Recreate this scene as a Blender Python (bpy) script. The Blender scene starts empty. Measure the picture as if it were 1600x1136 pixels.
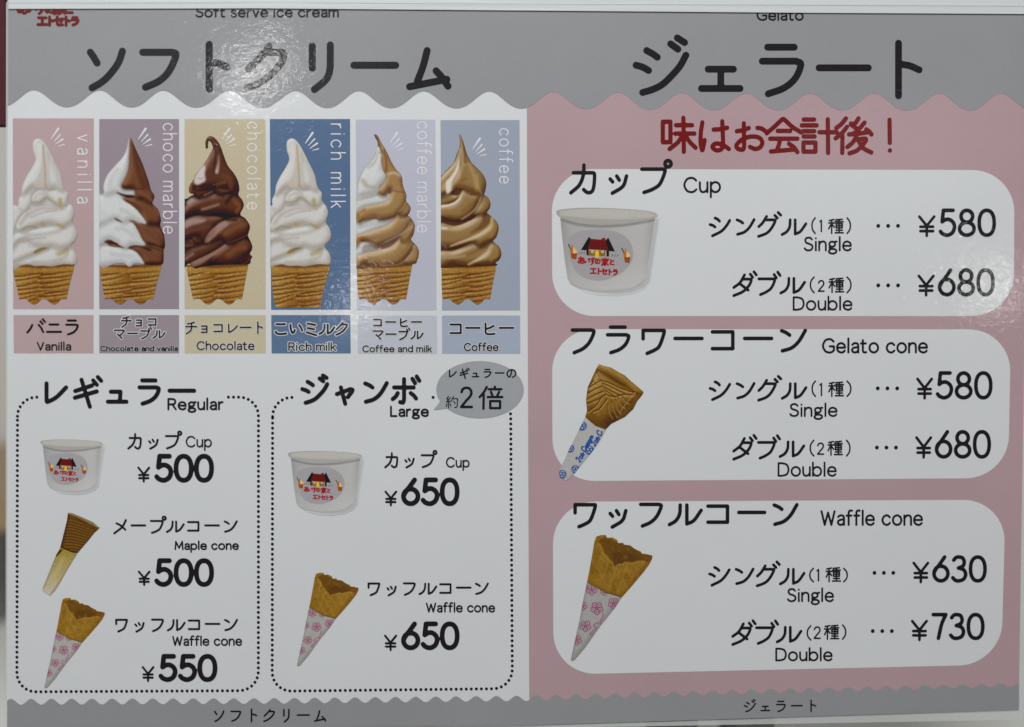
import bpy, math
import numpy as np
from mathutils import Matrix, Vector

# ------------------------------------------------------------------ camera, light, exposure
scene = bpy.context.scene
ZC = 1.2                                            # height of the menu's centre
RC = np.array([[0.99950031, 0.00261921, -0.03150034],
               [-0.0030682, 0.99989427, -0.01421379],
               [0.03145978, 0.01430333, 0.99940267]])   # rows: right, down, forward (x right, y down, z away)
CP = np.array([-0.01763, -0.005626, -0.396083])
FOC = 1500.0                                        # focal length in pixels of the 1600 px wide photograph


def to_world(v):
    v = np.asarray(v, float)
    return np.stack([v[..., 0], v[..., 2], ZC - v[..., 1]], -1)


cam_data = bpy.data.cameras.new("camera")
cam = bpy.data.objects.new("camera", cam_data)
scene.collection.objects.link(cam)
r, d, f = [Vector(to_world(RC[i]) - Vector((0, 0, ZC))) for i in range(3)]
up = -d
m = Matrix((r, up, -f)).transposed().to_4x4()
m.translation = Vector(to_world(CP))
cam.matrix_world = m
cam_data.sensor_width = 36.0
cam_data.lens = FOC / 1600 * 36
cam_data.clip_start = 0.01
cam_data.clip_end = 50
cam_data.dof.use_dof = True
cam_data.dof.focus_distance = 0.398
cam_data.dof.aperture_fstop = 2.4
scene.camera = cam

world = bpy.data.worlds.new("World")
scene.world = world
world.use_nodes = True
wb = world.node_tree.nodes["Background"]
wb.inputs[0].default_value = (0.93, 0.97, 1.0, 1)
wb.inputs[1].default_value = 0.10
scene.view_settings.view_transform = 'Standard'
scene.view_settings.look = 'None'
scene.view_settings.exposure = 0
scene.view_settings.gamma = 1


def lamp(name, loc, target, size, power, col=(1, 1, 1), size_y=None, roll=0):
    l = bpy.data.lights.new(name, 'AREA')
    l.energy = power
    l.color = col
    l.shape = 'RECTANGLE' if size_y else 'DISK'
    l.size = size
    if size_y:
        l.size_y = size_y
    o = bpy.data.objects.new(name, l)
    scene.collection.objects.link(o)
    o.location = loc
    o.rotation_euler = ((Vector(target) - Vector(loc)).to_track_quat('-Z', 'Y').to_matrix() @ Matrix.Rotation(math.radians(roll), 3, 'Z')).to_euler()
    return o


def ray(px, py):
    px = np.asarray(px, float)
    py = np.asarray(py, float)
    c = np.stack([(px - 800) / FOC, (py - 568) / FOC, np.ones_like(px)], -1)
    return c @ RC


def W(px, py, lift=0.0):
    """photo pixel -> point on the menu's plane, lifted towards the viewer"""
    dv = ray(px, py)
    t = (-lift - CP[2]) / dv[..., 2]
    return to_world(CP + dv * t[..., None])


def mirror_point(px, py, y):
    """point at depth y in front of the menu that the glossy film reflects at pixel px, py"""
    dv = ray(px, py)
    t = -CP[2] / dv[2]
    p = CP + dv * t
    rd = dv * np.array([1, 1, -1])
    q = p + rd * ((y - p[2]) / rd[2])
    return tuple(to_world(q))


lamp("ceiling_panel", (-0.22, -1.02, ZC + 1.08), (0, 0, ZC + 0.0), 1.0, 20.6, (0.97, 0.995, 1.0), 0.45)
lamp("shop_tube", mirror_point(398, 112, -1.1), (0.0, 0, ZC), 0.025, 0.19, (1.0, 0.99, 0.97), 0.10, -50)
lamp("shop_lamp", mirror_point(556, 474, -1.3), (0, 0, ZC), 0.035, 0.075, (1.0, 0.99, 0.97))
lamp("shop_lamp", mirror_point(1552, 446, -1.2), (0, 0, ZC), 0.05, 0.085, (1.0, 0.97, 0.9))
lamp("sheen_light", mirror_point(330, 30, -2.0), (0, 0, ZC), 0.9, 0.5, (0.95, 0.98, 1.0), 0.5)  # added broad light that veils the film's upper left; no window known
lamp("sheen_light", mirror_point(1390, 255, -2.0), (0, 0, ZC), 0.5, 0.16, (0.90, 0.95, 1.0), 0.28)  # added dim light, not a known window, for bluish sheen on the film


# ------------------------------------------------------------------ colour helpers
def lin(c):
    c = np.asarray(c, float) / 255.0
    return np.where(c <= 0.04045, c / 12.92, ((c + 0.055) / 1.055) ** 2.4)


PAPER = 0.80
VEIL = 0.012


def ink(c, white=(193, 196, 197)):
    """reflectance of a printed colour seen as c next to paper seen as white"""
    a = PAPER * (lin(c) - VEIL) / (lin(white) - VEIL)
    return np.clip(a, 0.0015, 0.95)


# ------------------------------------------------------------------ materials
def node(nt, kind, **kw):
    n = nt.nodes.new(kind)
    for k, v in kw.items():
        if k.startswith("i_"):
            n.inputs[k[2:].replace("_", " ")].default_value = v
        else:
            setattr(n, k, v)
    return n


def film_group():
    """normal of the laminating film: slack waves and fine crinkles"""
    g = bpy.data.node_groups.new("film_normal", 'ShaderNodeTree')
    g.interface.new_socket("Normal", in_out='OUTPUT', socket_type='NodeSocketVector')
    out = g.nodes.new('NodeGroupOutput')
    geo = g.nodes.new('ShaderNodeNewGeometry')
    mp = node(g, 'ShaderNodeMapping')
    mp.inputs['Scale'].default_value = (1.0, 0.0, 1.35)
    mp.inputs['Rotation'].default_value = (0, math.radians(24), 0)
    g.links.new(geo.outputs['Position'], mp.inputs['Vector'])
    n1 = node(g, 'ShaderNodeTexNoise', i_Scale=16.0, i_Detail=1.5, i_Roughness=0.5)
    n2 = node(g, 'ShaderNodeTexNoise', i_Scale=330.0, i_Detail=3.0, i_Roughness=0.55, i_Distortion=0.8)
    n3 = node(g, 'ShaderNodeTexNoise', i_Scale=700.0, i_Detail=2.0, i_Roughness=0.6)
    for n in (n1, n2, n3):
        g.links.new(mp.outputs[0], n.inputs['Vector'])
    b1 = node(g, 'ShaderNodeBump', i_Strength=1.0, i_Distance=0.0005)
    b2 = node(g, 'ShaderNodeBump', i_Strength=1.0, i_Distance=0.000065)
    b3 = node(g, 'ShaderNodeBump', i_Strength=1.0, i_Distance=0.00001)
    g.links.new(n1.outputs['Fac'], b1.inputs['Height'])
    g.links.new(n2.outputs['Fac'], b2.inputs['Height'])
    g.links.new(n3.outputs['Fac'], b3.inputs['Height'])
    g.links.new(b1.outputs[0], b2.inputs['Normal'])
    g.links.new(b2.outputs[0], b3.inputs['Normal'])
    g.links.new(b3.outputs[0], out.inputs[0])
    return g


FILM = film_group()


def print_material(name, col=None, mottle=0.05):
    mt = bpy.data.materials.new(name)
    mt.use_nodes = True
    nt = mt.node_tree
    b = nt.nodes['Principled BSDF']
    geo = nt.nodes.new('ShaderNodeNewGeometry')
    na = node(nt, 'ShaderNodeTexNoise', i_Scale=1100.0, i_Detail=2.0, i_Roughness=0.7)
    nb = node(nt, 'ShaderNodeTexNoise', i_Scale=22.0, i_Detail=3.0, i_Roughness=0.6)
    for n in (na, nb):
        nt.links.new(geo.outputs['Position'], n.inputs['Vector'])
    ad = node(nt, 'ShaderNodeMath', operation='ADD')
    nt.links.new(na.outputs['Fac'], ad.inputs[0])
    nt.links.new(nb.outputs['Fac'], ad.inputs[1])
    mr = nt.nodes.new('ShaderNodeMapRange')
    mr.inputs['From Min'].default_value = 0.6
    mr.inputs['From Max'].default_value = 1.4
    mr.inputs['To Min'].default_value = 1 - mottle
    mr.inputs['To Max'].default_value = 1 + mottle
    nt.links.new(ad.outputs[0], mr.inputs['Value'])
    mx = node(nt, 'ShaderNodeVectorMath', operation='SCALE')
    if col is None:
        at = node(nt, 'ShaderNodeVertexColor', layer_name="Col")
        nt.links.new(at.outputs['Color'], mx.inputs[0])
    else:
        mx.inputs[0].default_value = tuple(col)
    nt.links.new(mr.outputs[0], mx.inputs['Scale'])
    nt.links.new(mx.outputs[0], b.inputs['Base Color'])
    b.inputs['Roughness'].default_value = 0.6
    b.inputs['Specular IOR Level'].default_value = 0.15
    b.inputs['Coat Weight'].default_value = 1.0
    b.inputs['Coat Roughness'].default_value = 0.07
    b.inputs['Coat IOR'].default_value = 1.5
    fg = nt.nodes.new('ShaderNodeGroup')
    fg.node_tree = FILM
    nt.links.new(fg.outputs[0], b.inputs['Coat Normal'])
    return mt


def plain_material(name, col, rough=0.5, var=0.08, scale=30.0, bump=0.0):
    mt = bpy.data.materials.new(name)
    mt.use_nodes = True
    nt = mt.node_tree
    b = nt.nodes['Principled BSDF']
    geo = nt.nodes.new('ShaderNodeNewGeometry')
    n = node(nt, 'ShaderNodeTexNoise', i_Scale=scale, i_Detail=4.0)
    nt.links.new(geo.outputs['Position'], n.inputs['Vector'])
    mr = nt.nodes.new('ShaderNodeMapRange')
    mr.inputs['To Min'].default_value = 1 - var
    mr.inputs['To Max'].default_value = 1 + var
    nt.links.new(n.outputs['Fac'], mr.inputs['Value'])
    mx = node(nt, 'ShaderNodeVectorMath', operation='SCALE')
    mx.inputs[0].default_value = tuple(col)
    nt.links.new(mr.outputs[0], mx.inputs['Scale'])
    nt.links.new(mx.outputs[0], b.inputs['Base Color'])
    b.inputs['Roughness'].default_value = rough
    if bump:
        bm = node(nt, 'ShaderNodeBump', i_Strength=1.0, i_Distance=bump)
        nt.links.new(n.outputs['Fac'], bm.inputs['Height'])
        nt.links.new(bm.outputs[0], b.inputs['Normal'])
    return mt


M = {}


def pm(key, c=None, white=(193, 196, 197), mottle=0.05):
    if key not in M:
        M[key] = print_material(key, None if c is None else ink(c, white), mottle)
    return M[key]


pm("paper_white", (193, 196, 197), mottle=0.02)
pm("picture_ink")
pm("black_ink", (36, 34, 36), (193, 196, 197), 0.12)
pm("red_ink", (104, 0, 8), (191, 194, 195), 0.1)
pm("logo_red_ink", (98, 2, 16), (190, 193, 194), 0.1)
pm("grey_ink", (132, 133, 136), (191, 193, 195))
pm("bubble_grey_ink", (150, 154, 156), (200, 203, 203))
pm("pink_ink", (165, 141, 145), (196, 199, 199))
pm("pale_lettering_ink", (205, 203, 206), (196, 199, 200))
pm("halo_white_ink", (186, 187, 190), (193, 196, 197))


# ------------------------------------------------------------------ objects
def link(o, parent=None):
    scene.collection.objects.link(o)
    if parent is not None:
        o.parent = parent
    return o


def thing(name, label, cat, group=None):
    o = bpy.data.objects.new(name, None)
    o.empty_display_size = 0.02
    link(o)
    o['label'] = label
    o['category'] = cat
    if group:
        o['group'] = group
    return o


def mesh_obj(name, verts, faces, mat, parent=None, cols=None):
    me = bpy.data.meshes.new(name)
    me.from_pydata([tuple(v) for v in verts], [], faces)
    if cols is not None:
        at = me.color_attributes.new("Col", 'FLOAT_COLOR', 'POINT')
        c4 = np.ones((len(verts), 4), np.float32)
        c4[:, :3] = cols
        at.data.foreach_set("color", c4.ravel())
    me.materials.append(mat)
    me.update()
    return link(bpy.data.objects.new(name, me), parent)


LAYER = 0.00003


def flat(name, pts, mat, parent, layer):
    """one flat convex printed patch from a pixel outline"""
    p = np.asarray(pts, float)
    v = W(p[:, 0], p[:, 1], LAYER * layer)
    return mesh_obj(name, v, [list(range(len(p)))[::-1]], M[mat], parent)


# ------------------------------------------------------------------ curves and distance fields
def cr(pts, closed=False, n=7):
    """Catmull-Rom curve through the points"""
    p = np.asarray(pts, float)
    if len(p) < 3:
        return p
    if closed:
        q = np.vstack([p[-1], p, p[0], p[1]])
    else:
        q = np.vstack([2 * p[0] - p[1], p, 2 * p[-1] - p[-2]])
    t = np.linspace(0, 1, n, endpoint=False)[:, None]
    out = []
    for i in range(len(q) - 3):
        a, b, c, e = q[i:i + 4]
        out.append(0.5 * (2 * b + (c - a) * t + (2 * a - 5 * b + 4 * c - e) * t ** 2 + (3 * b - a - 3 * c + e) * t ** 3))
    if not closed:
        out.append(p[-1:])
    return np.vstack(out)


def seg_dist(X, Y, A, B, rad=None):
    """distance to the nearest of many segments (minus a radius that may taper)"""
    x = X.ravel()
    y = Y.ravel()
    best = np.full(x.shape, 1e9)
    for k in range(len(A)):
        ax, ay = A[k]
        dx, dy = B[k] - A[k]
        L = dx * dx + dy * dy
        t = np.clip(((x - ax) * dx + (y - ay) * dy) / L, 0, 1) if L > 1e-12 else 0.0
        dd = np.hypot(x - ax - t * dx, y - ay - t * dy)
        if rad is not None:
            dd = dd - (rad[k][0] + (rad[k][1] - rad[k][0]) * t)
        best = np.minimum(best, dd)
    return best.reshape(X.shape)


def poly_sdf(X, Y, pts):
    p = np.asarray(pts, float)
    q = np.roll(p, -1, 0)
    d_ = seg_dist(X, Y, p, q)
    ins = np.zeros(X.shape, bool)
    for (x0, y0), (x1, y1) in zip(p, q):
        if y0 == y1:
            continue
        c = ((y0 > Y) != (y1 > Y)) & (X < (x1 - x0) * (Y - y0) / (y1 - y0) + x0)
        ins ^= c
    return np.where(ins, -d_, d_)


_CASES = {1: [[0, 4, 7]], 2: [[4, 1, 5]], 3: [[0, 1, 5, 7]], 4: [[5, 2, 6]], 5: [[0, 4, 5, 2, 6, 7]], 6: [[4, 1, 2, 6]],
          7: [[0, 1, 2, 6, 7]], 8: [[7, 6, 3]], 9: [[0, 4, 6, 3]], 10: [[4, 1, 5, 6, 3, 7]], 11: [[0, 1, 5, 6, 3]],
          12: [[7, 5, 2, 3]], 13: [[0, 4, 5, 2, 3]], 14: [[4, 1, 2, 3, 7]], 15: [[0, 1, 2, 3]]}


def contour_mesh(F, x0, y0, step, col=None):
    """filled contour F<0 as a flat mesh (pixel vertices, faces, colours)"""
    ny, nx = F.shape
    ins = F < 0
    code = ins[:-1, :-1] * 1 + ins[:-1, 1:] * 2 + ins[1:, 1:] * 4 + ins[1:, :-1] * 8
    nc = ny * nx
    gi = np.arange(nc).reshape(ny, nx)
    faces = []
    for k, polys in _CASES.items():
        jj, ii = np.nonzero(code == k)
        if not len(jj):
            continue
        c0 = gi[jj, ii]
        ref = [c0, c0 + 1, c0 + nx + 1, c0 + nx, nc + c0, 2 * nc + c0 + 1, nc + c0 + nx, 2 * nc + c0]
        for pl in polys:
            faces.append(np.stack([ref[a] for a in pl], 1))
    if not faces:
        return None
    used = np.unique(np.concatenate([a.ravel() for a in faces]))
    base = used % nc
    jx = base % nx
    jy = base // nx
    kind = used // nc
    fx = jx.astype(float)
    fy = jy.astype(float)
    Ff = F.ravel()
    other = np.where(kind == 1, base + 1, np.where(kind == 2, np.minimum(base + nx, nc - 1), base))
    fa = Ff[base]
    fb = Ff[other]
    den = np.where(np.abs(fa - fb) < 1e-12, 1, fa - fb)
    t = np.where(kind > 0, np.clip(fa / den, 0, 1), 0)
    fx = fx + np.where(kind == 1, t, 0)
    fy = fy + np.where(kind == 2, t, 0)
    vc = None
    if col is not None:
        cf = col.reshape(-1, 3)
        vc = cf[base] * (1 - t[:, None]) + cf[other] * t[:, None]
    fl = []
    for a in faces:
        fl.extend(np.searchsorted(used, a)[:, ::-1].tolist())
    return x0 + fx * step, y0 + fy * step, fl, vc


def field_obj(name, F, x0, y0, step, mat, parent, layer, col=None):
    res = contour_mesh(F, x0, y0, step, col)
    if res is None:
        return None
    px, py, fl, vc = res
    return mesh_obj(name, W(px, py, LAYER * layer), fl, M[mat], parent, vc)


# ------------------------------------------------------------------ stroke lettering
def S(txt):
    """'~' smooth stroke, otherwise straight; '|' separates strokes, '+' joins pieces"""
    out = []
    for s in txt.split('|'):
        acc = []
        for piece in s.split('+'):
            piece = piece.strip()
            sm = piece.startswith('~')
            pts = [tuple(float(c) for c in q.split(',')) for q in piece.lstrip('~').split()]
            arr = cr(pts) if sm else np.array(pts, float)
            acc.append(arr)
        out.append(np.vstack(acc))
    return out


def ell(cx, cy, rx, ry, n=28, p=2.0):
    a = np.linspace(0, 2 * math.pi, n + 1)
    c, s = np.cos(a), np.sin(a)
    return np.stack([cx + rx * np.sign(c) * np.abs(c) ** (2 / p), cy + ry * np.sign(s) * np.abs(s) ** (2 / p)], 1)


DK = {'ガ': 0}
KANA = {
    'ソ': "20,24 25,31 32,43|~77,22 70,42 55,63 40,77 23,87",
    'フ': "18,24 70,24+~70,24 77,29 65,57 47,75 23,86",
    'ト': "41,10 41,89|~42,41 58,44 72,50",
    'ク': "~52,13 40,30 16,53|48,24 74,24+~74,24 79,28 71,46 52,67 32,80 14,87",
    'リ': "34,13 34,52|66,11 66,50+~66,50 63,64 56,75 38,90",
    'ー': "13,47 87,47",
    'ム': "~48,21 41,48 31,75|17,85 83,72|~64,57 74,68 85,84",
    'ジ': "~28,21 37,26 44,31|~12,43 22,46 31,51|~87,28 76,47 54,70 38,79 22,84|74,2 85,9|64,11 75,19",
    'シ': "~28,19 38,24 45,31|~9,44 19,47 28,53|~84,28 71,49 51,70 18,87",
    'ェ': "29,49 67,49|48,49 48,78|19,78 77,78",
    'ラ': "27,16 67,16|19,37 70,37+~70,37 77,42 69,62 52,77 28,86",
    'レ': "28,25 28,77+~28,77 32,80 58,66 87,37",
    'ギ': "18,48 69,31|17,68 83,49|37,14 62,95|72,16 83,29|86,6 96,17",
    'ュ': "29,50 58,50 56,79|20,80 76,80",
    'ャ': "25,58 66,43+~66,43 72,47 58,67|37,38 50,87",
    'ン': "~19,26 31,31 41,38|~84,25 66,55 46,73 21,81",
    'ボ': "15,38 74,38|45,13 45,74+~45,74 42,83 33,82|~26,55 20,65 11,73|~65,55 74,62 81,71|70,12 78,25|83,5 91,18",
    'カ': "20,33 73,33+~73,33 78,38 76,70 70,85 58,87 48,79|~49,12 47,40 36,67 13,88",
    'ッ': "~26,50 33,58|~44,42 51,53|~71,42 61,70 32,89",
    'プ': "18,23 76,23+~76,23 82,28 68,63 48,78 24,87",
    'ワ': "21,48 21,25 73,25+~73,25 79,29 66,67 52,79 32,88",
    'コ': "20,29 76,29 76,75 20,75",
    'ル': "~36,26 34,52 23,71 5,82|55,26 55,80+~55,80 75,70 96,41",
    'グ': "~39,13 24,37 9,52|36,26 66,26+~66,26 72,30 56,60 37,78 8,89|70,9 80,19|83,-2 93,8",
    'ダ': "~52,13 35,42 11,61|46,29 72,29+~72,29 78,33 68,55 45,77 11,92|36,48 66,71|74,10 83,22|88,1 97,13",
    'ブ': "14,28 68,28+~68,28 75,32 62,62 42,78 20,88|72,11 81,24|86,2 95,15",
    'バ': "~34,38 24,58 9,76|~66,38 78,52 89,74|75,20 86,33|87,10 98,23",
    'ニ': "28,36 72,36|15,73 86,73",
    'チ': "~71,11 45,20 25,23|15,42 87,42|54,20 54,44+~54,50 45,72 18,91",
    'ョ': "29,38 65,38 65,81 27,81|31,59 65,59",
    'マ': "14,23 82,23+~82,23 87,28 70,50 50,66|~36,52 53,66 70,84",
    'ヒ': "28,23 28,70+~28,70 34,79 55,81 77,79|~29,53 50,47 72,36",
    'ミ': "25,18 72,27|27,46 66,54|20,72 78,90",
    'こ': "~22,22 48,23 75,22|~17,68 27,80 52,83 82,79",
    'い': "~14,26 17,55 27,76 37,68 41,58|~68,28 80,45 86,62",
    'の': "~52,20 46,55 32,82 18,74 11,53 22,30 48,18 75,25 88,48 80,72 58,86",
    'メ': "~82,18 62,55 19,90|~32,36 55,48 79,70",
    'あ': "18,24 80,20|~46,6 44,50 52,84|~66,38 50,70 26,82 16,68 34,50 64,48 84,62 80,82 62,92",
    'す': "10,22 92,22|~58,6 58,44 50,60 40,50 50,42 60,52 56,76 36,94",
    'と': "30,8 40,42|~78,26 40,46 22,66 34,84 80,86",
    '家': "50,2 50,14|8,30 8,16 92,16 92,30|22,36 78,36|50,38 20,58|~36,48 56,62 58,90 44,94|50,62 14,80|52,76 10,96|80,44 58,60|60,58 92,92",
    'エ': "14,18 86,18|50,18 50,82|8,82 92,82",
    'セ': "8,42 90,28+90,28 70,56|36,8 36,72+~36,72 44,85 86,85",
    '種': "38,8 8,14|4,30 42,30|23,12 23,98|22,32 4,68|24,36 40,58|92,6 50,10|46,22 98,22|72,8 72,92|52,34 92,34 92,62 52,62 52,34|52,48 92,48|52,77 92,77|46,94 98,94",
    '約': "22,4 8,22 24,34|36,14 8,46|6,48 40,44|22,48 22,98|10,62 4,86|34,62 40,80|62,4 46,38|58,22 94,22+~94,24 92,70 84,92 72,91|62,44 76,60",
    '倍': "~33,6 22,26 5,46|21,34 20,92|65,5 65,14|41,15 91,15|50,26 55,38|82,26 75,40|37,46 95,46|47,62 86,62 86,90 47,90 47,62",
}
LATIN = {
    'a': (44, "~4,42 14,32 28,30 40,36 44,50+44,50 44,100|~44,60 26,62 9,68 2,82 8,95 20,100 34,96 44,84"),
    'c': (52, "~51,44 41,33 28,30 10,40 1,65 10,90 28,100 41,97 52,86"),
    'e': (54, "2,64 54,64+~54,64 49,42 28,30 8,40 0,65 8,90 28,100 42,97 52,87"),
    'n': (46, "0,31 0,100|~0,54 12,35 28,30 42,38 46,56+46,56 46,100"),
    'm': (76, "0,31 0,100|~0,50 10,34 22,30 34,37 38,54+38,54 38,100|~38,52 48,34 60,30 72,37 76,54+76,54 76,100"),
    'r': (28, "0,31 0,100|~0,58 7,40 17,31 28,31"),
    'u': (46, "0,31 0,72+~0,72 6,93 20,100 36,93 46,74|46,31 46,100"),
    'i': (4, "2,32 2,100|2,5 2,6"),
    'l': (4, "2,-5 2,100"),
    't': (34, "10,8 10,78+~10,78 13,95 23,100 33,98|-3,32 30,32"),
    'f': (32, "~34,-4 22,-6 13,2 11,18+11,18 11,100|-3,32 30,32"),
    'h': (46, "0,-5 0,100|~0,54 12,35 28,30 42,38 46,56+46,56 46,100"),
    'k': (44, "0,-5 0,100|41,32 2,70|15,58 44,100"),
    'v': (46, "0,31 23,100 46,31"),
    's': (42, "~38,40 28,31 18,30 6,36 4,47 14,59 30,66 40,78 36,94 20,100 8,97 0,88"),
    'S': (54, "~50,14 40,3 26,0 10,6 4,22 12,40 30,48 48,58 54,76 46,93 28,100 10,96 0,84"),
    'R': (56, "0,0 0,100|0,0 26,0+~26,0 46,6 52,26 46,46 26,52+26,52 0,52|30,52 56,100"),
    'C': (74, "~72,18 58,4 40,0 15,11 0,50 15,89 40,100 58,96 73,82"),
    'M': (78, "0,100 6,0 39,82 72,0 78,100"),
    'W': (90, "0,0 22,100 45,10 68,100 90,0"),
    'D': (68, "0,0 0,100|0,0 24,0+~24,0 56,12 68,50 56,88 24,100+24,100 0,100"),
    'L': (46, "0,0 0,100 46,100"),
    'G': (74, "~72,18 58,4 40,0 15,11 0,50 15,89 40,100 60,97 74,84+74,84 74,54 46,54"),
    'V': (60, "0,0 30,100 60,0"),
    'I': (4, "2,0 2,100"),
    '1': (20, "~2,12 18,2+18,2 18,100"),
    '2': (56, "~2,22 10,6 28,0 46,6 54,26 46,46 26,68 0,100+0,100 56,100"),
    '3': (55, "~4,13 14,2 28,0 43,5 49,22 43,38 24,46|~24,46 46,53 55,72 47,92 26,100 10,97 0,87"),
    '5': (58, "52,0 12,0 7,46+~7,46 20,38 36,37 52,48 58,67 50,89 30,100 10,95 0,85"),
    '7': (54, "0,0 54,0+~54,0 36,40 22,100"),
    '¥': (56, "0,0 28,48 56,0|28,48 28,100|4,53 52,53|4,76 52,76"),
    '(': (16, "~16,-8 4,18 0,50 4,82 16,108"),
    ')': (16, "~0,-8 12,18 16,50 12,82 0,108"),
    ' ': (16, ""),
}


def latin_glyph(ch):
    if ch == 'o':
        return 58, [ell(29, 65, 29, 35)]
    if ch == 'b':
        return 56, [np.array([[0, -5], [0, 100.]]), ell(28, 65, 28, 35)]
    if ch == 'd':
        return 56, [np.array([[56, -5], [56, 100.]]), ell(28, 65, 28, 35)]
    if ch == 'p':
        return 56, [np.array([[0, 31], [0, 136.]]), ell(28, 65, 28, 35)]
    if ch == 'g':
        return 52, [ell(23, 51, 20, 20), S("~37,36 46,31 54,31")[0],
                    S("~13,68 4,78 12,87 38,90 52,102 46,118 26,125 6,119 0,106 12,90")[0]]
    if ch == '0':
        return 62, [ell(31, 50, 31, 50, 36, 2.25)]
    if ch == '6':
        return 60, [ell(30, 69, 30, 31), S("~46,0 26,28 8,52 1,66")[0]]
    if ch == '8':
        return 60, [ell(30, 24, 24, 24), ell(30, 74, 30, 26)]
    w, t = LATIN[ch]
    return w, (S(t) if t else [])


def strokes_mesh(name, groups, w, mat, parent, layer, grow=0.0):
    """groups: lists of polylines in photo pixels (one list per glyph) drawn with round pen of width w"""
    rad = w / 2 + grow
    allp = np.vstack([s for g in groups for s in g])
    mg = rad + 1.5
    step = float(np.clip(w / 5.0, 0.36, 1.3))
    x0, y0 = allp.min(0) - mg
    x1, y1 = allp.max(0) + mg
    nx = int((x1 - x0) / step) + 2
    ny = int((y1 - y0) / step) + 2
    F = np.full((ny, nx), 5.0)
    gx = x0 + np.arange(nx) * step
    gy = y0 + np.arange(ny) * step
    for g in groups:
        if not g:
            continue
        q = np.vstack(g)
        i0 = max(0, int((q[:, 0].min() - mg - x0) / step))
        i1 = min(nx, int((q[:, 0].max() + mg - x0) / step) + 2)
        j0 = max(0, int((q[:, 1].min() - mg - y0) / step))
        j1 = min(ny, int((q[:, 1].max() + mg - y0) / step) + 2)
        X, Y = np.meshgrid(gx[i0:i1], gy[j0:j1])
        A = np.vstack([s[:-1] for s in g])
        B = np.vstack([s[1:] for s in g])
        F[j0:j1, i0:i1] = np.minimum(F[j0:j1, i0:i1], seg_dist(X, Y, A, B) - rad)
    return field_obj(name, F, x0, y0, step, mat, parent, layer)


def kana(name, parent, txt, cx0, cx1, yc, E, w, slope=0.0, mat="black_ink", layer=6, halo=0, halo_name="lettering_outline"):
    n = len(txt)
    groups = []
    for i, ch in enumerate(txt):
        cx = cx0 + (cx1 - cx0) * (i / (n - 1) if n > 1 else 0)
        g = [s.copy() for s in S(KANA[ch])]
        if ch == 'プ':
            g.append(ell(90, 8, 8.5, 8.5))
        gg = []
        for s in g:
            px = cx + (s[:, 0] - 50) * E / 100
            gg.append(np.stack([px, yc + (s[:, 1] - 50) * E / 100 + slope * (px - cx0)], 1))
        groups.append(gg)
    if halo:
        strokes_mesh(halo_name, groups, w, "halo_white_ink", parent, layer - 1, halo)
    return strokes_mesh(name, groups, w, mat, parent, layer)


def latin(name, parent, txt, x0, x1, yt, yb, w, slope=0.0, mat="black_ink", layer=6, halo=0, gap=21.0, extra=None):
    if name == "caption":
        w *= 1.08
    s = (yb - yt - w) / 100.0
    gl = [latin_glyph(c) for c in txt]
    units = sum(g[0] for g in gl) + gap * (len(txt) - 1)
    kx = (x1 - x0 - w) / (units * s)
    sp = gap * s * kx
    x = x0 + w / 2
    groups = []
    for wd, g in gl:
        gg = []
        for q in g:
            px = x + q[:, 0] * s * kx
            gg.append(np.stack([px, yt + w / 2 + q[:, 1] * s + slope * (px - x0)], 1))
        if gg:
            groups.append(gg)
        x += wd * s * kx + sp
    if extra:
        groups += extra
    if halo:
        strokes_mesh("caption_outline", groups, w, "halo_white_ink", parent, layer - 1, halo)
    return strokes_mesh(name, groups, w, mat, parent, layer)


def vertical(name, parent, txt, bx, y0, y1, s, w, layer):
    gl = [latin_glyph(c) for c in txt]
    tot = sum(g[0] for g in gl) * s
    sp = (y1 - y0 - w - tot) / max(1, len(txt) - 1)
    y = y0 + w / 2
    groups = []
    for wd, g in gl:
        gg = [np.stack([bx + w / 2 + (100 - q[:, 1]) * s, y + q[:, 0] * s], 1) for q in g]
        if gg:
            groups.append(gg)
        y += wd * s + sp
    return strokes_mesh(name, groups, w, "pale_lettering_ink", parent, layer)


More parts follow.
